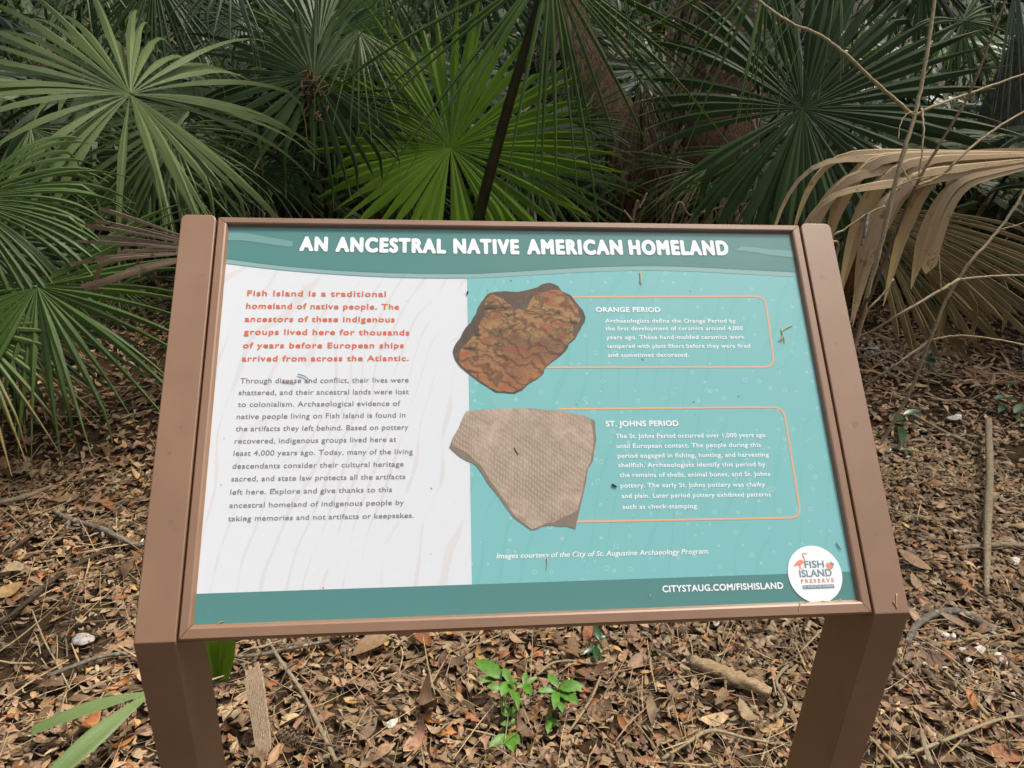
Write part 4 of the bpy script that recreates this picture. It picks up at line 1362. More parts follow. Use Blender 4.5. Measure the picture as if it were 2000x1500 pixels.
def litter():
    rng = np.random.default_rng(3)
    pal = np.array([(0.185, 0.138, 0.100), (0.25, 0.185, 0.125), (0.34, 0.26, 0.180), (0.14, 0.098, 0.064), (0.22, 0.105, 0.046),
                    (0.31, 0.150, 0.050), (0.105, 0.070, 0.040), (0.28, 0.23, 0.170), (0.42, 0.31, 0.15), (0.16, 0.066, 0.030)])
    prob = np.array([.22, .20, .11, .17, .060, .02, .11, .085, .02, .008])
    prob /= prob.sum()
    m, nt, N, L, P = mat_new('dry_oak_leaf')
    at_ = N.new('ShaderNodeAttribute')
    at_.attribute_name = 'tint'
    n = noise(N, L, 70, 4, 0.65, coords(N, L))
    r = ramp(N, [(0.3, (0.62, 0.58, 0.55)), (0.7, (1.15, 1.12, 1.05))])
    L.new(n.outputs['Fac'], r.inputs[0])
    c = mixrgb(N, L, 1.0, at_.outputs['Color'], r.outputs[0], 'MULTIPLY')
    L.new(c, P.inputs['Base Color'])
    P.inputs['Roughness'].default_value = 0.6
    P.inputs['Specular IOR Level'].default_value = 0.35
    bump(N, L, n.outputs['Fac'], 0.4, 0.003, P)

    def patch(n, xr, yr, seed, stations, lenr, hmax, ylo=None):
        rng = np.random.default_rng(seed)
        x = rng.uniform(*xr, n)
        y = rng.uniform(*yr, n)
        # thinner where the soil shows, thicker in drifts
        dens = 0.5 + 0.5 * np.sin(x * 3.1 + 1.3) * np.cos(y * 4.3 - x * 1.7)
        keep = rng.random(n) < 0.62 + 0.38 * dens
        soil = np.hypot((x - BARE[0]) / 0.20, (y - BARE[1]) / 0.17) < 1 + 0.35 * np.sin(9 * x) * np.cos(11 * y)
        soil |= np.hypot((x - 1.42) / 0.20, (y - 0.30) / 0.13) < 1
        keep &= ~(soil & (rng.random(n) < 0.85))
        x, y = x[keep], y[keep]
        n = len(x)
        Ln = rng.uniform(*lenr, n) * np.where(rng.random(n) < 0.12, 1.35, 1.0)
        Wd = Ln * rng.uniform(0.12, 0.25, n)
        yaw = rng.uniform(0, 2 * np.pi, n)
        pit = rng.normal(0, 0.15, n)
        rol = rng.normal(0, 0.22, n)
        curl = rng.normal(0.25, 0.8, n)
        fold = rng.normal(0.12, 0.30, n)
        lobed = rng.random(n) < 0.18
        t = np.linspace(0, 1, stations)
        wide = np.sin(np.pi * np.clip(t, 0, 1) ** 0.85) ** 0.75
        wide[0] = 0.03
        wide[-1] = 0.02
        lx = (t[None] - 0.5) * Ln[:, None]
        wv = wide[None] * Wd[:, None]
        wob = np.where(lobed[:, None], 1 + 0.45 * np.sign(np.sin(np.arange(stations) * np.pi + 0.5))[None], 1.0)
        wv = wv * wob
        zc = curl[:, None] * ((t[None] - 0.5) ** 2) * Ln[:, None] * 0.9
        bend = rng.normal(0, 0.12, n)[:, None] * ((t[None] - 0.5) ** 2) * Ln[:, None] * 3
        P3 = []
        for sgn in (-1, 0, 1):
            ly = sgn * wv + bend
            lz = zc + abs(sgn) * wv * fold[:, None]
            P3.append(np.stack([lx, ly, lz], -1))
        A = np.stack(P3, 2)                       # n, stations, 3, xyz
        cp, sp_ = np.cos(pit), np.sin(pit)
        cr_, sr = np.cos(rol), np.sin(rol)
        cy, sy = np.cos(yaw), np.sin(yaw)
        X, Y, Z = A[..., 0], A[..., 1], A[..., 2]
        b = lambda a: a[:, None, None]
        Y, Z = Y * b(cr_) - Z * b(sr), Y * b(sr) + Z * b(cr_)
        X, Z = X * b(cp) + Z * b(sp_), -X * b(sp_) + Z * b(cp)
        X, Y = X * b(cy) - Y * b(sy), X * b(sy) + Y * b(cy)
        X = X + b(x)
        Y = Y + b(y)
        lift = gz(x, y) + 0.002 + rng.random(n) ** 1.6 * hmax
        low = Z.reshape(n, -1).min(1)
        Z = Z + b(lift - np.minimum(low, 0) * 0.75)
        V = np.stack([X, Y, Z], -1).reshape(-1, 3)
        k = stations * 3
        f = []
        for s in range(stations - 1):
            a = s * 3
            f += [(a, a + 1, a + 4, a + 3), (a + 1, a + 2, a + 5, a + 4)]
        F = (np.arange(n)[:, None, None] * k + np.array(f)[None]).reshape(-1, 4)
        ci = rng.choice(len(pal), n, p=prob)
        C = pal[ci] * rng.uniform(0.75, 1.4, (n, 1)) * np.array([1.36, 1.18, 1.00]) * rng.uniform(0.94, 1.06, (n, 3))
        C = np.repeat(C, k, 0)
        return V, F, C

    parts = [patch(1500, (-1.5, 2.5), (-0.45, 1.75), 34, 9, (0.048, 0.085), 0.030), patch(30000, (-1.5, 2.5), (-0.45, 1.75), 31, 6, (0.018, 0.046), 0.015),
             patch(32000, (-4.2, 5.0), (1.75, 4.6), 32, 4, (0.024, 0.054), 0.020),
             patch(11000, (-8.0, 9.0), (4.6, 9.5), 33, 3, (0.045, 0.09), 0.022)]
    off, VV, FF, CC = 0, [], [], []
    for (V, F, C) in parts:
        VV.append(V)
        FF.append(F + off)
        CC.append(C)
        off += len(V)
    o = link('leaf_litter', mesh('leaf_litter', np.concatenate(VV), np.concatenate(FF), True, None, np.concatenate(CC)), m)
    o['kind'] = 'stuff'


litter()


def chips(name, n, boxes, lenr, wr, tints, seed, mat, zoff=0.012):
    """small slivers of one kind scattered in patches"""
    rng = np.random.default_rng(seed)
    V, F, C = [], [], []
    for i in range(n):
        bx = boxes[rng.integers(len(boxes))]
        x, y = rng.uniform(bx[0], bx[1]), rng.uniform(bx[2], bx[3])
        Ls, w = rng.uniform(*lenr), rng.uniform(*wr)
        yaw = rng.uniform(0, 6.28)
        d = np.array([math.cos(yaw), math.sin(yaw), rng.normal(0, .18)])
        s = np.array([-math.sin(yaw), math.cos(yaw), rng.normal(0, .3)]) * w / 2
        p = np.array([x, y, float(gz(x, y)) + zoff * rng.random() + 0.004])
        m_ = p + d * Ls / 2 + np.array([0, 0, rng.normal(0, 0.06) * Ls]) + s * rng.normal(0, 1.5)
        q = p + d * Ls
        p[2], q[2] = max(p[2], float(gz(p[0], p[1])) + .002), max(q[2], float(gz(q[0], q[1])) + .002)
        up = np.array([0, 0, w * 0.5])
        b = len(V)
        for c, k in ((p, 0.7), (m_, 1.0), (q, 0.5)):
            V += [c - s * k, c + up * k, c + s * k]
        F += [(b, b + 1, b + 4, b + 3), (b + 1, b + 2, b + 5, b + 4), (b + 3, b + 4, b + 7, b + 6), (b + 4, b + 5, b + 8, b + 7)]
        C += [np.array(tints[rng.integers(len(tints))]) * rng.uniform(0.75, 1.2)] * 9
    o = link(name, mesh(name, V, np.array(F), False, None, np.array(C)), mat)
    o['kind'] = 'stuff'
    return o


M_TINT, _nt, _N, _L, _P = mat_new('dry_plant_bits')
_a = _N.new('ShaderNodeAttribute')
_a.attribute_name = 'tint'
_n = noise(_N, _L, 120, 3, 0.6, coords(_N, _L))
_r = ramp(_N, [(0.3, (0.7, 0.68, 0.65)), (0.7, (1.15, 1.12, 1.08))])
_L.new(_n.outputs['Fac'], _r.inputs[0])
_L.new(mixrgb(_N, _L, 1.0, _a.outputs['Color'], _r.outputs[0], 'MULTIPLY'), _P.inputs['Base Color'])
_P.inputs['Roughness'].default_value = 0.7
TW = [(0.46, 0.34, 0.19), (0.36, 0.26, 0.15), (0.16, 0.11, 0.065), (0.09, 0.06, 0.04), (0.42, 0.32, 0.18)]
chips('twig_litter', 4200, [(-1.5, 2.5, -0.45, 1.75)], (0.03, 0.18), (0.002, 0.0045), TW, 41, M_TINT, 0.028)
chips('pine_straw', 2600, [(-1.5, 2.5, -0.45, 1.75)], (0.08, 0.22), (0.0012, 0.0022), [(0.46, 0.32, 0.16), (0.38, 0.24, 0.12), (0.30, 0.20, 0.11), (0.52, 0.40, 0.22)], 48, M_TINT, 0.034)
chips('twig_litter', 2200, [(-3.2, 4.2, 1.75, 4.8)], (0.05, 0.28), (0.003, 0.006), TW, 42, M_TINT, 0.035)
chips('leaf_scraps', 9000, [(-1.5, 2.5, -0.45, 1.75)], (0.008, 0.028), (0.005, 0.014), [(0.30, 0.21, 0.12), (0.20, 0.14, 0.085), (0.36, 0.19, 0.08), (0.13, 0.085, 0.05), (0.42, 0.33, 0.2)], 47, M_TINT, 0.03)
chips('leaf_scraps', 7000, [(-3.2, 4.2, 1.75, 4.5), (0.9, 2.6, 0.6, 1.9)], (0.012, 0.04), (0.008, 0.02), [(0.30, 0.21, 0.12), (0.20, 0.14, 0.085), (0.36, 0.19, 0.08), (0.15, 0.095, 0.055), (0.42, 0.33, 0.2)], 49, M_TINT, 0.03)
SHT = [(0.72, 0.69, 0.62), (0.62, 0.57, 0.48), (0.78, 0.76, 0.72)]
_g = ground_at(1765, 700)
_h = ground_at(1920, 1310)
chips('shell_chips', 130, [(_g[0] - .22, _g[0] + .20, _g[1] - .22, _g[1] + .2)], (0.008, 0.030), (0.008, 0.022), SHT, 43, M_TINT, 0.03)
chips('shell_chips', 46, [(_h[0] - .12, _h[0] + .11, _h[1] - .10, _h[1] + .11)], (0.005, 0.019), (0.004, 0.012), SHT, 44, M_TINT, 0.02)
chips('shell_chips', 60, [(-1.3, 2.2, -0.3, 2.2)], (0.005, 0.019), (0.004, 0.011), SHT, 45, M_TINT, 0.025)
chips('sun_patch_chips', 260, [(_g[0] - .30, _g[0] + .45, _g[1] - .42, _g[1] + .3)], (0.03, 0.14), (0.008, 0.022), [(0.45, 0.27, 0.13), (0.36, 0.19, 0.09), (0.5, 0.35, 0.2)], 46, M_TINT, 0.03)  # pale chips added to stand in for a sunlit patch of litter


# ------------------------------------------------------------------ single things on the ground
def stick(name, label, pxs, wpx, mat, group=None, lift=None, seed=1, side=(), cat='stick', rough=0.14, sides=8):
    """a fallen stick through ground points; side = extra twigs [(points, width)]"""
    rng = np.random.default_rng(seed)
    lift = lift or [0.0] * len(pxs)
    pts = []
    for (p, l) in zip(pxs, lift):
        q = ground_at(*p)
        w = wpx if np.isscalar(wpx) else wpx[0]
        dep = (q - CAM) @ FWD
        r = w * dep / FOC / 2
        pts.append(ground_at(p[0], p[1], l + r + 0.024))
    dep = (pts[0] - CAM) @ FWD
    rad = (np.array(wpx if not np.isscalar(wpx) else [wpx, wpx * 0.9, wpx * 0.7]) * dep / FOC / 2)
    org = np.array(pts[0])
    b = Build()
    b.tube(pts, list(np.interp(np.linspace(0, 1, len(pts)), np.linspace(0, 1, len(rad)), rad)), sides, n=max(10, 5 * len(pts)), rough=rough, rng=rng, flat=0.75)
    for (sp_, w) in side:
        b2 = [ground_at(p[0], p[1], 0.03) for p in sp_]
        b.tube(b2, [w * dep / FOC / 2, w * dep / FOC / 3], 6, n=8, rough=0.1, rng=rng)
    o = b.obj(name, mat, None, org, True, tuple(org))
    return tag(o, label, cat, group)


FS = 'fallen sticks on the leaf litter'
stick('fallen_stick', 'pale straight stick at the left picture edge, higher than the lichen branch', [(-20, 1003), (50, 988), (105, 966)], [12, 13, 9], M_STICK, FS, seed=1)
stick('fallen_branch', 'crooked branch with pale lichen patch touching the left post', [(108, 1012), (140, 1030), (200, 1048), (235, 1066), (276, 1082)], [9, 13, 15, 12], M_STICKG, FS, seed=2, side=[([(140, 1030), (133, 1052)], 9), ([(205, 1050), (203, 1066)], 8)])
stick('fallen_branch', 'long dark branch slanting below the lichen branch left of the sign', [(0, 1240), (60, 1190), (120, 1140), (190, 1100), (250, 1070)], [8, 11, 13, 10], M_STICKD, FS, seed=3)
stick('fallen_stick', 'grey bent stick ending at the left post above the green palm blades', [(100, 1337), (150, 1318), (200, 1300), (262, 1291)], [9, 10, 9], M_STICKG, FS, seed=4)
stick('fallen_stick', 'thin dark stick near the dark branch at the left picture edge', [(0, 1105), (40, 1080), (98, 1037)], [7, 9, 6], M_STICKD, FS, seed=5)
stick('fallen_stick', 'grey twig lying across the green shoot right of the left post', [(432, 1298), (500, 1297), (560, 1285), (645, 1268)], [9, 9, 8], M_STICKG, FS, seed=6)
stick('fallen_stick', 'long thin stick slanting down beside the upright wood splinter', [(512, 1240), (545, 1300), (590, 1365), (620, 1425), (658, 1505)], [7, 8, 8], M_STICK, FS, seed=7)
stick('fallen_stick', 'curly pale twig behind the bright green seedlings', [(1048, 1334), (1075, 1312), (1110, 1306), (1160, 1312), (1195, 1303)], [5, 6, 4], M_TWIG, FS, seed=8)
stick('fallen_stick', 'thin straw coloured twig pointing down right of the green seedlings', [(1172, 1335), (1150, 1385), (1108, 1448)], [5, 5, 4], M_TWIG, FS, seed=9)
stick('rotten_log', 'short rotten pale log chunk between the posts, nearer the right one', [(1345, 1310), (1395, 1330), (1440, 1350), (1500, 1376)], [22, 34, 36, 22], M_LOG, None, seed=10, cat='log', rough=0.30, sides=13)
stick('fallen_stick', 'thick twig forked beside the foot of the right post', [(1540, 1310), (1512, 1345), (1530, 1390), (1510, 1420)], [7, 8, 6], M_STICK, FS, seed=11)
stick('fallen_stick', 'pale curved stick above the bottom edge left of the right post', [(1290, 1500), (1335, 1470), (1385, 1444), (1450, 1458), (1510, 1470)], [8, 9, 6], M_TWIG, FS, seed=12)
stick('fallen_branch', 'curved grey root like branch arching right of the right post', [(1766, 1275), (1785, 1238), (1830, 1213), (1880, 1216), (1935, 1252)], [12, 16, 19, 22], M_STICKG, FS, seed=13)
stick('fallen_stick', 'thin yellow stem curving over the white shells', [(1758, 1264), (1800, 1271), (1860, 1268), (1936, 1252)], [5, 6, 6], M_TWIG, FS, seed=14)
stick('fallen_stick', 'long pale stem running to the lower right picture corner', [(1740, 1500), (1800, 1478), (1870, 1450), (1940, 1423), (2010, 1412)], [8, 8, 7], M_TWIG, FS, seed=15)
stick('fallen_stick', 'broken straw coloured stem below the white shells', [(1838, 1327), (1880, 1366), (1925, 1415)], [7, 8, 9], M_TWIG, FS, seed=16)
stick('fallen_stick', 'flat dry palm stem lying sideways at the right picture edge', [(1862, 1088), (1920, 1082), (1960, 1080), (2010, 1084)], [11, 15, 13], M_STICK, FS, seed=17)
stick('fallen_stick', 'thin pale arching stem above the flat palm stem on the right', [(1745, 1012), (1800, 1022), (1850, 1027), (1930, 1004), (2005, 970)], [4, 5, 4], M_TWIG, FS, seed=18)
stick('fallen_stick', 'frayed grey stick pointing down at the right picture edge', [(1917, 860), (1921, 960), (1918, 1060), (1920, 1180)], [13, 14, 12, 7], M_STICK, FS, seed=19, lift=[0.06, 0.04, 0.03, 0.0])
stick('fallen_stick', 'split dry stick leaning in the bottom right litter', [(1793, 1442), (1800, 1475), (1812, 1510)], [9, 12, 12], M_STICK, FS, seed=20)
stick('fallen_stick', 'bleached stick slanting through the dark litter right of the sign', [(1762, 812), (1800, 835), (1850, 862), (1912, 890)], [8, 9, 8], M_STICK, FS, seed=21)
stick('fallen_stick', 'long thin twig on the bare soil left of the left post', [(66, 1205), (90, 1265), (112, 1305), (140, 1360)], [3, 4, 3], M_TWIG, FS, seed=22)
stick('fallen_stick', 'thin yellow twig in the lower left litter near the post', [(0, 1290), (40, 1262), (85, 1225)], [4, 4, 3], M_TWIG, FS, seed=23)


def splinter():
    base, top = ground_at(520, 1492), at(493, 1318, 1.50)
    top = ground_at(497, 1330, 0.02) * 0.75 + at(493, 1318, 1.45) * 0.25
    d = top - base
    dep = (base - CAM) @ FWD
    rng = np.random.default_rng(4)
    e = np.cross(d / np.linalg.norm(d), FWD)
    e /= np.linalg.norm(e)
    n2 = np.cross(e, d / np.linalg.norm(d))
    v, f = [], []
    lanes = 9
    for q in range(lanes):
        off = (q + 0.5) / lanes * 2 - 1
        t0, t1 = rng.uniform(-.06, .08), 1 + rng.uniform(-.12, .06)
        hh = rng.uniform(.10, .30)
        lw = 1.25 / lanes
        K = 9
        wob = rng.normal(0, .02, K + 1).cumsum()
        b0_ = len(v)
        for i in range(K + 1):
            t = t0 + (t1 - t0) * i / K
            w = np.interp(t, [0, .15, .9, 1], [11, 15, 18, 18]) * dep / FOC
            c = base + d * t + e * w * (off + wob[i] * .4)
            z = hh * (1 - .5 * (i == K) - .4 * (i == 0))
            for (aa, bb) in ((-lw, -.2), (-lw * .8, z * .7), (0, z), (lw * .7, z * .55), (lw, -.2)):
                v.append(c + e * w * aa + n2 * w * bb)
        for i in range(K):
            for j in range(5):
                f.append((b0_ + i * 5 + j, b0_ + i * 5 + (j + 1) % 5, b0_ + (i + 1) * 5 + (j + 1) % 5, b0_ + (i + 1) * 5 + j))
        f.append(tuple(range(b0_ + 4, b0_ - 1, -1)))
        f.append(tuple(range(b0_ + K * 5, b0_ + K * 5 + 5)))
    v = [p + np.array([0, 0, 0.02]) for p in v]
    tag(link('wood_splinter', mesh('wood_splinter', np.array(v) - base, f, False), M_SPLINT, None, tuple(base)), 'pale split wood piece lying beside the left post', 'wood piece')


splinter()


def pinecone():
    c = ground_at(572, 1462, 0.03)
    rng = np.random.default_rng(6)
    ax = np.array([0.85, -0.45, 0.05])
    ax /= np.linalg.norm(ax)
    s1 = np.cross(ax, [0, 0, 1.0])
    s1 /= np.linalg.norm(s1)
    s2 = np.cross(s1, ax)
    b = Build()
    Lc, Rc = 0.075, 0.024
    b.tube([c - ax * Lc / 2, c, c + ax * Lc / 2], [0.010, 0.015, 0.006], 10, n=10)
    for i in range(95):
        t = i / 95
        a = i * 2.39996
        r = Rc * math.sin(math.pi * (0.12 + 0.83 * t)) ** 0.7
        o = s1 * math.cos(a) + s2 * math.sin(a)
        tg = np.cross(ax, o)
        p0 = c + ax * (t - 0.5) * Lc + o * r * 0.35
        tip = c + ax * ((t - 0.5) * Lc + 0.006) + o * r
        w = 0.0055
        v = [p0 - tg * w * .6, p0 + tg * w * .6, tip + tg * w - ax * .001, tip + ax * .0025 + o * .0015, tip - tg * w - ax * .001, tip - ax * .003 + o * .002]
        b.add((v, [(0, 1, 2, 3), (0, 3, 4), (4, 3, 2, 5), (0, 4, 5), (0, 5, 2, 1)]))
    tag(b.obj('pine_cone', M_CONE, None, c, False, tuple(c)), 'grey brown pine cone on the litter near the split wood', 'pine cone')


pinecone()


def shell(label, pxy, size, seed, ang, mat=None):
    rng = np.random.default_rng(seed)
    c = ground_at(*pxy, 0.024)
    dep = (c - CAM) @ FWD
    r = size * dep / FOC / 2
    v, f = [], []
    nr, na = 5, 18
    ph = rng.uniform(0, 6, 4)
    for i in range(nr + 1):
        t = i / nr
        for k in range(na):
            a = 2 * math.pi * k / na
            q = 1 + .13 * math.sin(2 * a + ph[0]) + .09 * math.sin(3 * a + ph[1]) + .05 * math.sin(7 * a + ph[2])
            rr = r * t * q
            x, y = rr * math.cos(a) * 1.25, rr * math.sin(a) * 0.85
            z = r * 0.42 * (1 - t ** 2.2) + r * 0.06 * math.sin(9 * t * 2 + a) * t
            ca, sa = math.cos(ang), math.sin(ang)
            v.append(np.array([x * ca - y * sa, x * sa + y * ca, z + 0.25 * (x * ca) * math.sin(ph[3])]))
    for i in range(nr):
        for k in range(na):
            f.append((i * na + k, (i + 1) * na + k, (i + 1) * na + (k + 1) % na, i * na + (k + 1) % na))
    # underside
    b = len(v)
    v += [p * np.array([1, 1, 0]) - np.array([0, 0, r * .08]) for p in v[nr * na:(nr + 1) * na]]
    for k in range(na):
        f.append((nr * na + k, b + k, b + (k + 1) % na, nr * na + (k + 1) % na))
    f.append(tuple(range(b + na - 1, b - 1, -1)))
    tag(link('oyster_shell', mesh('oyster_shell', v, f, True), mat or M_SHELL, None, tuple(c)), label, 'shell', 'white shells on the ground')


shell('white oyster shell with a rounded end, rightmost of the shells on bare soil', (1950, 1298), 25, 1, 1.8)
shell('largest pale oyster shell on the bare soil under the yellow stem', (1906, 1284), 26, 2, 0.5)
shell('small grey tinged shell left of the largest oyster shell', (1880, 1283), 19, 3, -0.2)
shell('small round shell below the largest oyster shell', (1887, 1301), 12, 4, 0.3)
shell('long white shell sliver above the yellow stem', (1841, 1252), 15, 5, -0.7)
shell('white shell piece between sliver and largest oyster shell', (1858, 1254), 11, 6, 1.2)
shell('white shell peeking out under the lower sign frame', (1276, 1229), 20, 7, 0.2)
shell('narrow white shell under the sign frame near the right post', (1396, 1228), 17, 8, 1.3)
shell('flat grey shell on the litter left of the left post', (166, 1262), 34, 9, 0.0, M_SHELLG)
shell('white shell near the pine cone and curly litter between the posts', (766, 1427), 20, 10, 0.4)
shell('white shell in the litter at the right picture edge', (1978, 1107), 22, 11, 0.6)
shell('pale shell beside the bleached stick right of the sign', (1862, 825), 22, 12, 0.1)


# ------------------------------------------------------------------ small green plants
def leaf_vf(base, d, up, Ln, w, rng, serr=0.0, droop=0.4):
    d = d / np.linalg.norm(d)
    s = np.cross(d, up)
    s /= np.linalg.norm(s) + 1e-9
    v, f = [], []
    K = 9
    p = np.array(base, float)
    for i in range(K + 1):
        t = i / K
        ww = w * (math.sin(math.pi * t ** 0.8) ** 0.8 if 0 < t < 1 else 0.02) * (1 + serr * (1 if i % 2 else -1))
        nn = np.cross(s, d)
        v += [p - s * ww + nn * ww * .25, p, p + s * ww + nn * ww * .25]
        d = d + np.array([0, 0, -1.0]) * droop / K
        d /= np.linalg.norm(d)
        p = p + d * Ln / K
    for i in range(K):
        a = i * 3
        f += [(a, a + 1, a + 4, a + 3), (a + 1, a + 2, a + 5, a + 4)]
    return v, f


def herb(name, label, root, leaves, mat, seed, height, group=None, serr=0.06, cat='plant'):
    """leaves: (base px, tip px, width px, height of base)"""
    rng = np.random.default_rng(seed)
    r0 = ground_at(*root)
    t = thing(name, label, cat, r0, group)
    st = Build()
    done = {}
    for (bp, tp, w, h) in leaves:
        b = ground_at(*bp)
        k = (CAM[2] - h) / (CAM[2] - b[2])
        b = CAM + (b - CAM) * k
        e = ground_at(*tp)
        k = (CAM[2] - h * 1.02) / (CAM[2] - e[2])
        e = CAM + (e - CAM) * k
        dep = (b - CAM) @ FWD
        L_ = float(np.linalg.norm(e - b)) * 1.08
        d = e - b + np.array([0, 0, 0.25 * L_])
        B = Build().add(leaf_vf(b, d, np.array([0, -0.3, 1.0]), L_, w * dep / FOC / 2, rng, serr))
        B.obj('leaf', mat, t, r0)
        if bp not in done:
            done[bp] = 1
            st.tube([r0 + (0, 0, -.01), (r0 + b) / 2 + rng.normal(0, .006, 3), b], [0.0022, 0.0018, 0.0012], 5, n=8)
    st.obj('stem', M_STEM, t, r0)
    return t


def c5(*a):
    return tuple((850 + x / 5, 1220 + y / 5) for (x, y) in a)


def lv(b, t, w, h):
    (bb, tt) = c5(b, t)
    return (bb, tt, w / 5, h)


A_, B_, C_, D_ = (720, 560), (870, 590), (720, 900), (700, 1080)
herb('seedling', 'bright green seedling with one big rounded leaf, left of the pair under the sign', (990, 1440),
     [lv((650, 525), (405, 370), 150, .10), lv((650, 530), (430, 560), 60, .09), lv((650, 620), (510, 610), 85, .09), lv(A_, (670, 430), 75, .11), lv(A_, (650, 700), 105, .11),
      lv(A_, (760, 730), 60, .11), lv(A_, (800, 545), 45, .12), lv(A_, (770, 600), 40, .12), lv(B_, (880, 470), 55, .10), lv(B_, (990, 520), 60, .10), lv(B_, (940, 690), 85, .10), lv(B_, (800, 620), 40, .10),
      lv((790, 640), (810, 840), 60, .09), lv(C_, (700, 790), 70, .06), lv(C_, (780, 800), 55, .06), lv(C_, (640, 860), 35, .06), lv((740, 970), (640, 975), 60, .05), lv((740, 970), (780, 920), 30, .05),
      lv((820, 990), (900, 1000), 45, .04), lv(D_, (535, 1200), 90, .05), lv(D_, (760, 1240), 120, .05), lv((740, 1060), (820, 1170), 90, .05), lv((700, 1090), (650, 1215), 70, .05)],
     M_HERB, 1, 0.1, 'bright green seedlings under the sign')
herb('seedling', 'bright green seedling with broad paired leaves, right of the pair under the sign', (1085, 1410),
     [lv((1200, 610), (1105, 490), 85, .10), lv((1210, 620), (1440, 610), 130, .10), lv((1210, 630), (1385, 780), 130, .09), lv((1180, 640), (1010, 660), 70, .09), lv((1180, 650), (1165, 830), 85, .09),
      lv((1190, 660), (1240, 860), 95, .08), lv((1120, 910), (1115, 815), 45, .05), lv((1120, 920), (1195, 990), 55, .05), lv((1110, 930), (1100, 1065), 65, .05), lv((1115, 915), (1070, 915), 30, .05)],
     M_HERB, 2, 0.1, 'bright green seedlings under the sign')
herb('seedling', 'dark glossy seedling touching the lower sign frame', (1165, 1290),
     [lv((1600, 150), (1560, 10), 70, .07), lv((1590, 140), (1660, 120), 55, .06), lv((1570, 220), (1450, 290), 55, .05), lv((1570, 220), (1580, 370), 75, .05), lv((1590, 170), (1540, 230), 40, .05)],
     M_HERBD, 3, 0.06, serr=0.0)


def p5(x, y):
    return (1500 + x / 3, 400 + y / 3)


def vine(label, root, lst, seed, mat=M_HERBD):
    return herb('vine', label, root, [(p5(*b), p5(*t), w / 3, h) for (b, t, w, h) in lst], mat, seed, .06, 'small dark vines on the right', serr=0.0, cat='vine')


vine('dark green vine sprig below the shell heap right of the sign', p5(800, 1330), [((790, 1240), (725, 1270), 60, .08), ((790, 1230), (890, 1215), 45, .08), ((780, 1300), (780, 1410), 55, .05), ((800, 1420), (810, 1470), 35, .03), ((720, 1440), (690, 1430), 35, .03)], 11)
vine('dark green vine sprig in front of the white shell heap', p5(960, 1000), [((940, 890), (900, 920), 50, .10), ((950, 890), (1020, 900), 55, .10), ((930, 880), (930, 840), 45, .11), ((960, 900), (940, 940), 40, .08), ((985, 1010), (1000, 1030), 28, .03), ((900, 1010), (880, 1030), 28, .03), ((1060, 970), (1040, 980), 28, .03)], 12)
vine('dark green vine sprig at the right picture edge among straw', p5(1420, 1200), [((1390, 1130), (1330, 1140), 40, .07), ((1400, 1130), (1450, 1150), 45, .07), ((1380, 1180), (1350, 1220), 40, .05), ((1440, 1220), (1500, 1180), 50, .05), ((1440, 1240), (1480, 1280), 45, .04), ((1420, 1060), (1400, 1040), 30, .08)], 13)
vine('lone dark vine leaf above the pale sun patch chips', p5(1130, 880), [((1110, 800), (1120, 840), 50, .09), ((1110, 795), (1080, 800), 30, .09)], 14)

# green shoot beside the left post
rs = ground_at(432, 1338)
sh = thing('grass_shoot', 'green bladed shoot standing beside the left post', 'plant', rs)
for (tipx, tipy, w, seed) in ((418, 1240, 30, 1), (445, 1225, 20, 2), (455, 1238, 18, 3), (405, 1262, 26, 4)):
    rng = np.random.default_rng(seed)
    dep = (rs - CAM) @ FWD
    tip = at(tipx, tipy - 25, dep - 0.03)
    d = tip - rs
    frb = Build().add(leaf_vf(rs + rng.normal(0, .004, 3) * (1, 1, 0), d, np.array([0.1, -1.0, 0.2]), float(np.linalg.norm(d)), w * dep / FOC / 2, rng, 0, 0.05))
    frb.obj('leaf', G['young'], sh, rs)

# cut palmetto leaf on the ground, lower left
bb = ground_at(300, 1352, 0.05)
cp = thing('young_palmetto', 'two broad green palmetto blades low beside the left post', 'plant', bb)
rng = np.random.default_rng(9)


def blade(parent, org, b, tip, wpx, mat, arch=0.04):
    dep = (tip - CAM) @ FWD
    V, F, UV = [], [], []
    K = 14
    d = (tip - b) / np.linalg.norm(tip - b)
    s = np.cross(d, [0, 0, 1.0])
    s /= np.linalg.norm(s)
    nn = np.cross(s, d)
    for i in range(K + 1):
        t = i / K
        c = b * (1 - t) + tip * t + np.array([0, 0, arch * 4 * t * (1 - t)])
        w = wpx * dep / FOC / 2 * (0.10 + 0.95 * min(1, t * 2.2) ** .8) * (1 - 0.28 * max(0, t - .6) / .4)
        for j in range(7):
            u = (j / 6 - 0.5) * 2
            V.append(c + s * w * u + nn * (0.10 * w * (1 if j % 2 else -1) * 0.9 + abs(u) * w * 0.15))
            UV.append((j / 6 * 3, t * 0.85))
    for i in range(K):
        for j in range(6):
            a = i * 7 + j
            F.append((a, a + 1, a + 8, a + 7))
    o = link('blade', mesh('blade', np.array(V) - org, np.array(F), False, np.array(UV)), mat, parent)
    return o


def lifted(x, y, h):
    g = ground_at(x, y)
    k = (CAM[2] - h) / (CAM[2] - g[2])
    return CAM + (g - CAM) * k


blade(cp, bb, lifted(296, 1352, 0.10), lifted(62, 1428, 0.07), 34, G['blade'], 0.012)
blade(cp, bb, lifted(296, 1352, 0.10), lifted(60, 1560, 0.09), 50, G['blade'], 0.012)


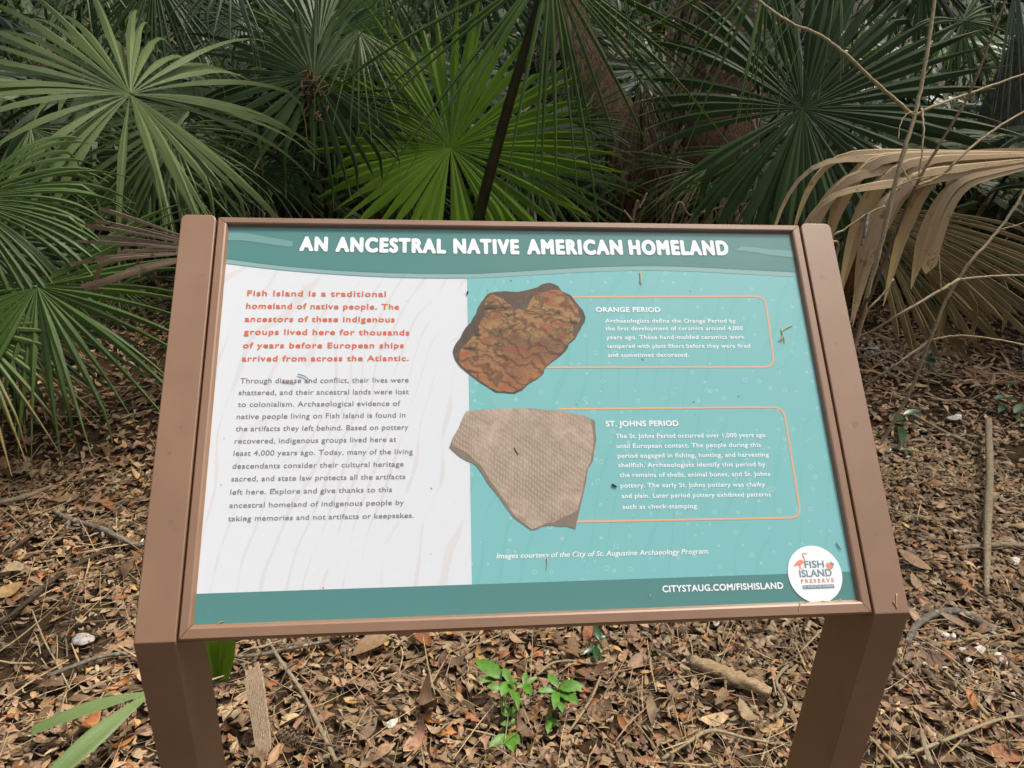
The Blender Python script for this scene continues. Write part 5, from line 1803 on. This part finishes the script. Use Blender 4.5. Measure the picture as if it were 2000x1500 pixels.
# ------------------------------------------------------------------ bare shrub stems, right foreground
def woody(name, label, root, branches, mats, group='bare shrub stems on the right'):
    """branches: (part name, [(px, py, depth)], width px)"""
    low = at(*branches[0][1][-1])
    org = np.array([low[0] - 0.03, low[1] + 0.04, float(gz(low[0], low[1]))])
    t = thing(name, label, 'shrub', org, group)
    rng = np.random.default_rng(len(branches) * 7 + 1)
    for i, (nm, pts, w) in enumerate(branches):
        P3 = [at(*p) for p in pts]
        if i == 0:
            P3.append(org - np.array([0, 0, 0.03]))
        dep = pts[0][2]
        b = Build()
        n = 7 * len(P3)
        path = spline(P3, n)
        path[1:-1] += rng.normal(0, 0.0005, (n - 2, 3))
        r = w * dep / FOC / 2 * 0.86
        rad = np.linspace(r * 0.75, r * 1.1, n) if i == 0 else np.linspace(r * 1.05, r * 0.65, n)
        rad *= 1 + 0.10 * (np.arange(n) % 7 == 0)
        b.add(tube_vf(path, rad, 7, 0.06, rng))
        b.obj(nm, mats[i % len(mats)] if isinstance(mats, list) else mats, t, org)
    return t


D0 = 1.72
woody('bare_shrub', 'bare tan shrub stem with a wide fork in front of the big dark fan', (1632, 870),
      [('stem', [(1828, -20, D0), (1808, 120, D0), (1786, 225, D0), (1755, 330, D0), (1722, 470, D0 + .02), (1690, 590, D0 + .05), (1665, 690, D0 + .12)], 11),
       ('branch', [(1785, 226, D0), (1720, 170, D0 - .03), (1650, 105, D0 - .05), (1600, 68, D0 - .05), (1545, 45, D0 - .04), (1500, 15, D0), (1455, -20, D0)], 8),
       ('branch', [(1786, 226, D0), (1830, 205, D0), (1900, 180, D0 + .05), (2020, 138, D0 + .1)], 7),
       ('twig', [(1790, 218, D0), (1772, 222, D0 - .01), (1758, 245, D0 - .02), (1755, 272, D0 - .03)], 3),
       ('twig', [(1800, 212, D0), (1804, 250, D0 - .02), (1800, 300, D0 - .03), (1794, 345, D0 - .03)], 5),
       ('twig', [(1762, 328, D0), (1775, 350, D0 - .02), (1786, 364, D0 - .03)], 3)], M_TWIG)
D1 = 1.66
woody('bare_shrub', 'thin brown shrub stem crossing the tan dead fan', (1640, 880),
      [('stem', [(1975, -30, D1), (1930, 90, D1), (1890, 190, D1), (1855, 250, D1), (1818, 310, D1), (1788, 364, D1), (1756, 440, D1 + .03), (1700, 580, D1 + .08), (1668, 660, D1 + .14)], 7),
       ('branch', [(1787, 365, D1), (1840, 342, D1), (1870, 312, D1 - .01), (1930, 262, D1), (2020, 205, D1 + .02)], 7),
       ('twig', [(1750, 366, D1), (1787, 350, D1 - .01), (1845, 340, D1 - .02), (1880, 335, D1 - .02), (2010, 308, D1)], 3)], [M_TWIGD, M_TWIG, M_TWIG])
D2 = 1.80
woody('bare_shrub', 'slanting shrub stem at the right picture edge with long sideways branches', (1695, 900),
      [('stem', [(2025, 320, D2), (1985, 400, D2), (1940, 462, D2), (1895, 512, D2), (1850, 582, D2 + .02), (1815, 668, D2 + .05), (1775, 770, D2 + .10), (1722, 862, D2 + .14), (1690, 905, D2 + .15)], 8),
       ('branch', [(1872, 546, D2), (1835, 568, D2 - .03), (1760, 612, D2 - .05), (1700, 648, D2), (1665, 662, D2 + .04)], 7),
       ('branch', [(1872, 546, D2), (1930, 540, D2), (2020, 537, D2 + .02)], 6),
       ('branch', [(1818, 664, D2 + .05), (1870, 656, D2 + .03), (1940, 662, D2), (2020, 678, D2)], 5),
       ('branch', [(1818, 664, D2 + .05), (1750, 712, D2 + .05), (1684, 757, D2 + .10)], 6),
       ('twig', [(1838, 567, D2 - .03), (1836, 530, D2 - .03), (1834, 500, D2 - .03)], 3),
       ('twig', [(1954, 448, D2), (1985, 440, D2), (2015, 428, D2)], 3)], [M_TWIG, M_STICK, M_TWIG])
D3 = 1.9
woody('bare_shrub', 'short broken shrub twigs leaning over the top of the right post', (1660, 860),
      [('stem', [(1728, 402, D3), (1690, 420, D3), (1650, 448, D3), (1625, 470, D3), (1622, 560, D3 + .1)], 5),
       ('branch', [(1745, 545, D3), (1720, 580, D3), (1696, 604, D3), (1680, 640, D3 + .05)], 5),
       ('leaf', [(1695, 418, D3), (1690, 450, D3 - .01), (1682, 480, D3 - .01)], 9)], [M_TWIG, M_TWIG, M_STICKG])
gx = ground_at(1240, 640)
woody('bare_shrub', 'two thin forked straw twigs showing above the middle of the sign frame', (1240, 640),
      [('stem', [(1264, 377, 3.0), (1250, 405, 3.0), (1236, 432, 3.0)], 4), ('twig', [(1236, 432, 3.0), (1226, 420, 3.0), (1219, 410, 3.0)], 5)], M_TWIG)
woody('bare_shrub', 'thin yellow twig and blade left of the right post top', (1330, 640),
      [('stem', [(1468, 372, 2.8), (1430, 385, 2.8), (1405, 405, 2.8), (1350, 420, 2.8), (1310, 436, 2.8)], 4), ('twig', [(1405, 405, 2.8), (1440, 400, 2.8), (1472, 396, 2.8)], 4)], M_TWIG)


# ------------------------------------------------------------------ pine needles and bits lying on the sign
def needle(label, branches, w, mat, n=0.0012):
    b = Build()
    org = None
    for pts in branches:
        P3 = []
        for i, p in enumerate(pts):
            f_ = face(*p, n)
            P3.append(sp(f_[0], f_[1], n + 0.0006))
        if org is None:
            org = P3[0]
        r = w / 1500 / 2 * 0.75
        b.tube(P3, [r, r, r * .6], 5, n=max(4, 3 * len(P3)))
    tag(b.obj('pine_needle', mat, None, org, True, tuple(org)), label, 'pine needle', 'dry bits fallen on the sign')


def q2c(*a):
    return [(860 + x / 2.5, 400 + y / 2.5) for x, y in a]


needle('forked dry sprig on the teal right of the upper text box', [q2c((1718, 588), (1685, 605), (1668, 620), (1672, 640), (1650, 670)), q2c((1672, 622), (1662, 606)), q2c((1674, 635), (1682, 675)), q2c((1670, 645), (1664, 672))], 3, M_NEEDLE)
needle('short tan needle under the title band above the upper text box', [q2c((976, 328), (978, 360), (982, 390)), q2c((978, 362), (974, 385))], 3, M_NEEDLE)
needle('small brown twig on the word and at the top of the grey text', [[(582, 731), (595, 735), (606, 744)]], 2.5, M_TWIGD)
needle('brown needle across the word disease', [[(552, 744), (565, 745), (578, 747)]], 2.5, M_NEEDLE)
needle('thin needle on the caption line about images', [[(1068, 1085), (1069, 1100), (1067, 1112)]], 2.2, M_NEEDLE)
needle('dark slanting needle above the round emblem', [[(1633, 1060), (1638, 1068), (1643, 1074)]], 2.5, M_TWIGD)
needle('orange needle on the footer band left of the web address', [[(1270, 1160), (1269, 1164), (1268, 1168)]], 2.5, M_NEEDLE)
needle('bent needle lying at the foot of the round emblem', [[(1604, 1174), (1620, 1174.5), (1636, 1173), (1643, 1170)]], 3, M_NEEDLE)
needle('forked yellow needle on the lower end of the right post', [[(1751, 1160), (1750, 1175), (1752, 1190)], [(1744, 1174), (1748, 1180), (1751, 1187)]], 3, M_NEEDLE, FT + 0.0005)
needle('needle hanging over the lower frame bar near the right post', [[(1563, 1175), (1562, 1184), (1560, 1192)]], 2.5, M_NEEDLE, FT + 0.0005)
needle('dark thin needle on the brown grey potsherd picture', [q2c((362, 1185), (370, 1205), (382, 1220))], 2.5, M_TWIGD)
needle('black speck like bug left of the lower text block', [q2c((838, 1364), (850, 1371), (862, 1378))], 6, M_STICKD)
needle('black speck at the upper left corner of the teal field', [q2c((134, 424), (132, 436))], 6, M_STICKD)
needle('pale bits lying along the lower left frame lip', [[(425, 1219), (431, 1215), (436, 1213)]], 3, M_NEEDLE)


# ------------------------------------------------------------------ live oaks added, crowns out of view, to shade the thicket
M_OAK = plain_mat('oak_leaf', (0.030, 0.060, 0.018), 0.45, 0.4, 0.35, 3)
M_OAKB = wood_mat('oak_bark', (0.05, 0.042, 0.034), (0.17, 0.15, 0.125), (14, 14, 3), 0.9, 0.02)


def oak(label, x, y, h, spread_, seed, n, lean=(0, 0)):
    rng = np.random.default_rng(seed)
    org = np.array([x, y, float(gz(x, y))])
    t = thing('shade_oak', label, 'tree', org, 'added oaks shading the thicket')
    b = Build()
    top = org + np.array([lean[0], lean[1], h * 0.62])
    b.tube([org - (0, 0, .2), org + (0.1, 0, h * .2), (org + top) / 2 + (0.15, 0.1, 0), top], [0.24, 0.19, 0.16, 0.10], 14, n=14, rough=0.07, rng=rng)
    tips = []
    for i in range(11):
        a = 2 * math.pi * i / 11 + rng.uniform(-.3, .3)
        r = spread_ * rng.uniform(.5, 1)
        s0 = org + (top - org) * rng.uniform(.62, 1)
        e = top + np.array([math.cos(a) * r, math.sin(a) * r, h * rng.uniform(.0, .34)])
        m = (s0 + e) / 2 + np.array([0, 0, h * .08]) + rng.normal(0, .15, 3)
        b.tube([s0, m, e], [0.09, 0.05, 0.015], 7, n=10, rough=.06, rng=rng)
        tips += [e, (m + e) / 2, m]
    b.obj('trunk', M_OAKB, t, org)
    tips = np.array(tips)
    c = tips[rng.integers(len(tips), size=n // 40)] + rng.normal(0, .45, (n // 40, 3))
    p = np.repeat(c, 40, 0) + rng.normal(0, .24, (len(c) * 40, 3))
    n = len(p)
    az = rng.uniform(0, 6.28, n)
    el = rng.normal(0, .5, n)
    d = np.stack([np.cos(az) * np.cos(el), np.sin(az) * np.cos(el), np.sin(el)], -1) * rng.uniform(.05, .11, n)[:, None]
    s = np.stack([-np.sin(az), np.cos(az), rng.normal(0, .5, n)], -1) * rng.uniform(.022, .045, n)[:, None]
    V = np.stack([p - d, p + s, p + d, p - s], 1).reshape(-1, 3) - org
    F = np.arange(n * 4).reshape(-1, 4)
    link('crown', mesh('crown', V, F), M_OAK, t)


oak('added shade oak far back left of the leaning palm trunk', -0.9, 6.4, 7.5, 3.0, 1, 4000, (0.2, -0.6))
oak('added shade oak far back beyond the tan dead fan', 3.6, 6.3, 7.5, 3.0, 2, 4000, (-0.5, -0.6))
oak('added shade oak far back in the upper left corner', -4.6, 5.4, 7.0, 2.8, 3, 4000, (0.3, -0.5))
oak('added shade oak far back straight beyond the shaggy palm trunk', 1.5, 8.2, 8.0, 3.4, 4, 8000)
oak('added shade oak beyond the right palmettos near the upper right corner', 4.3, 4.5, 7.5, 2.6, 5, 3200, (0.9, -1.2))
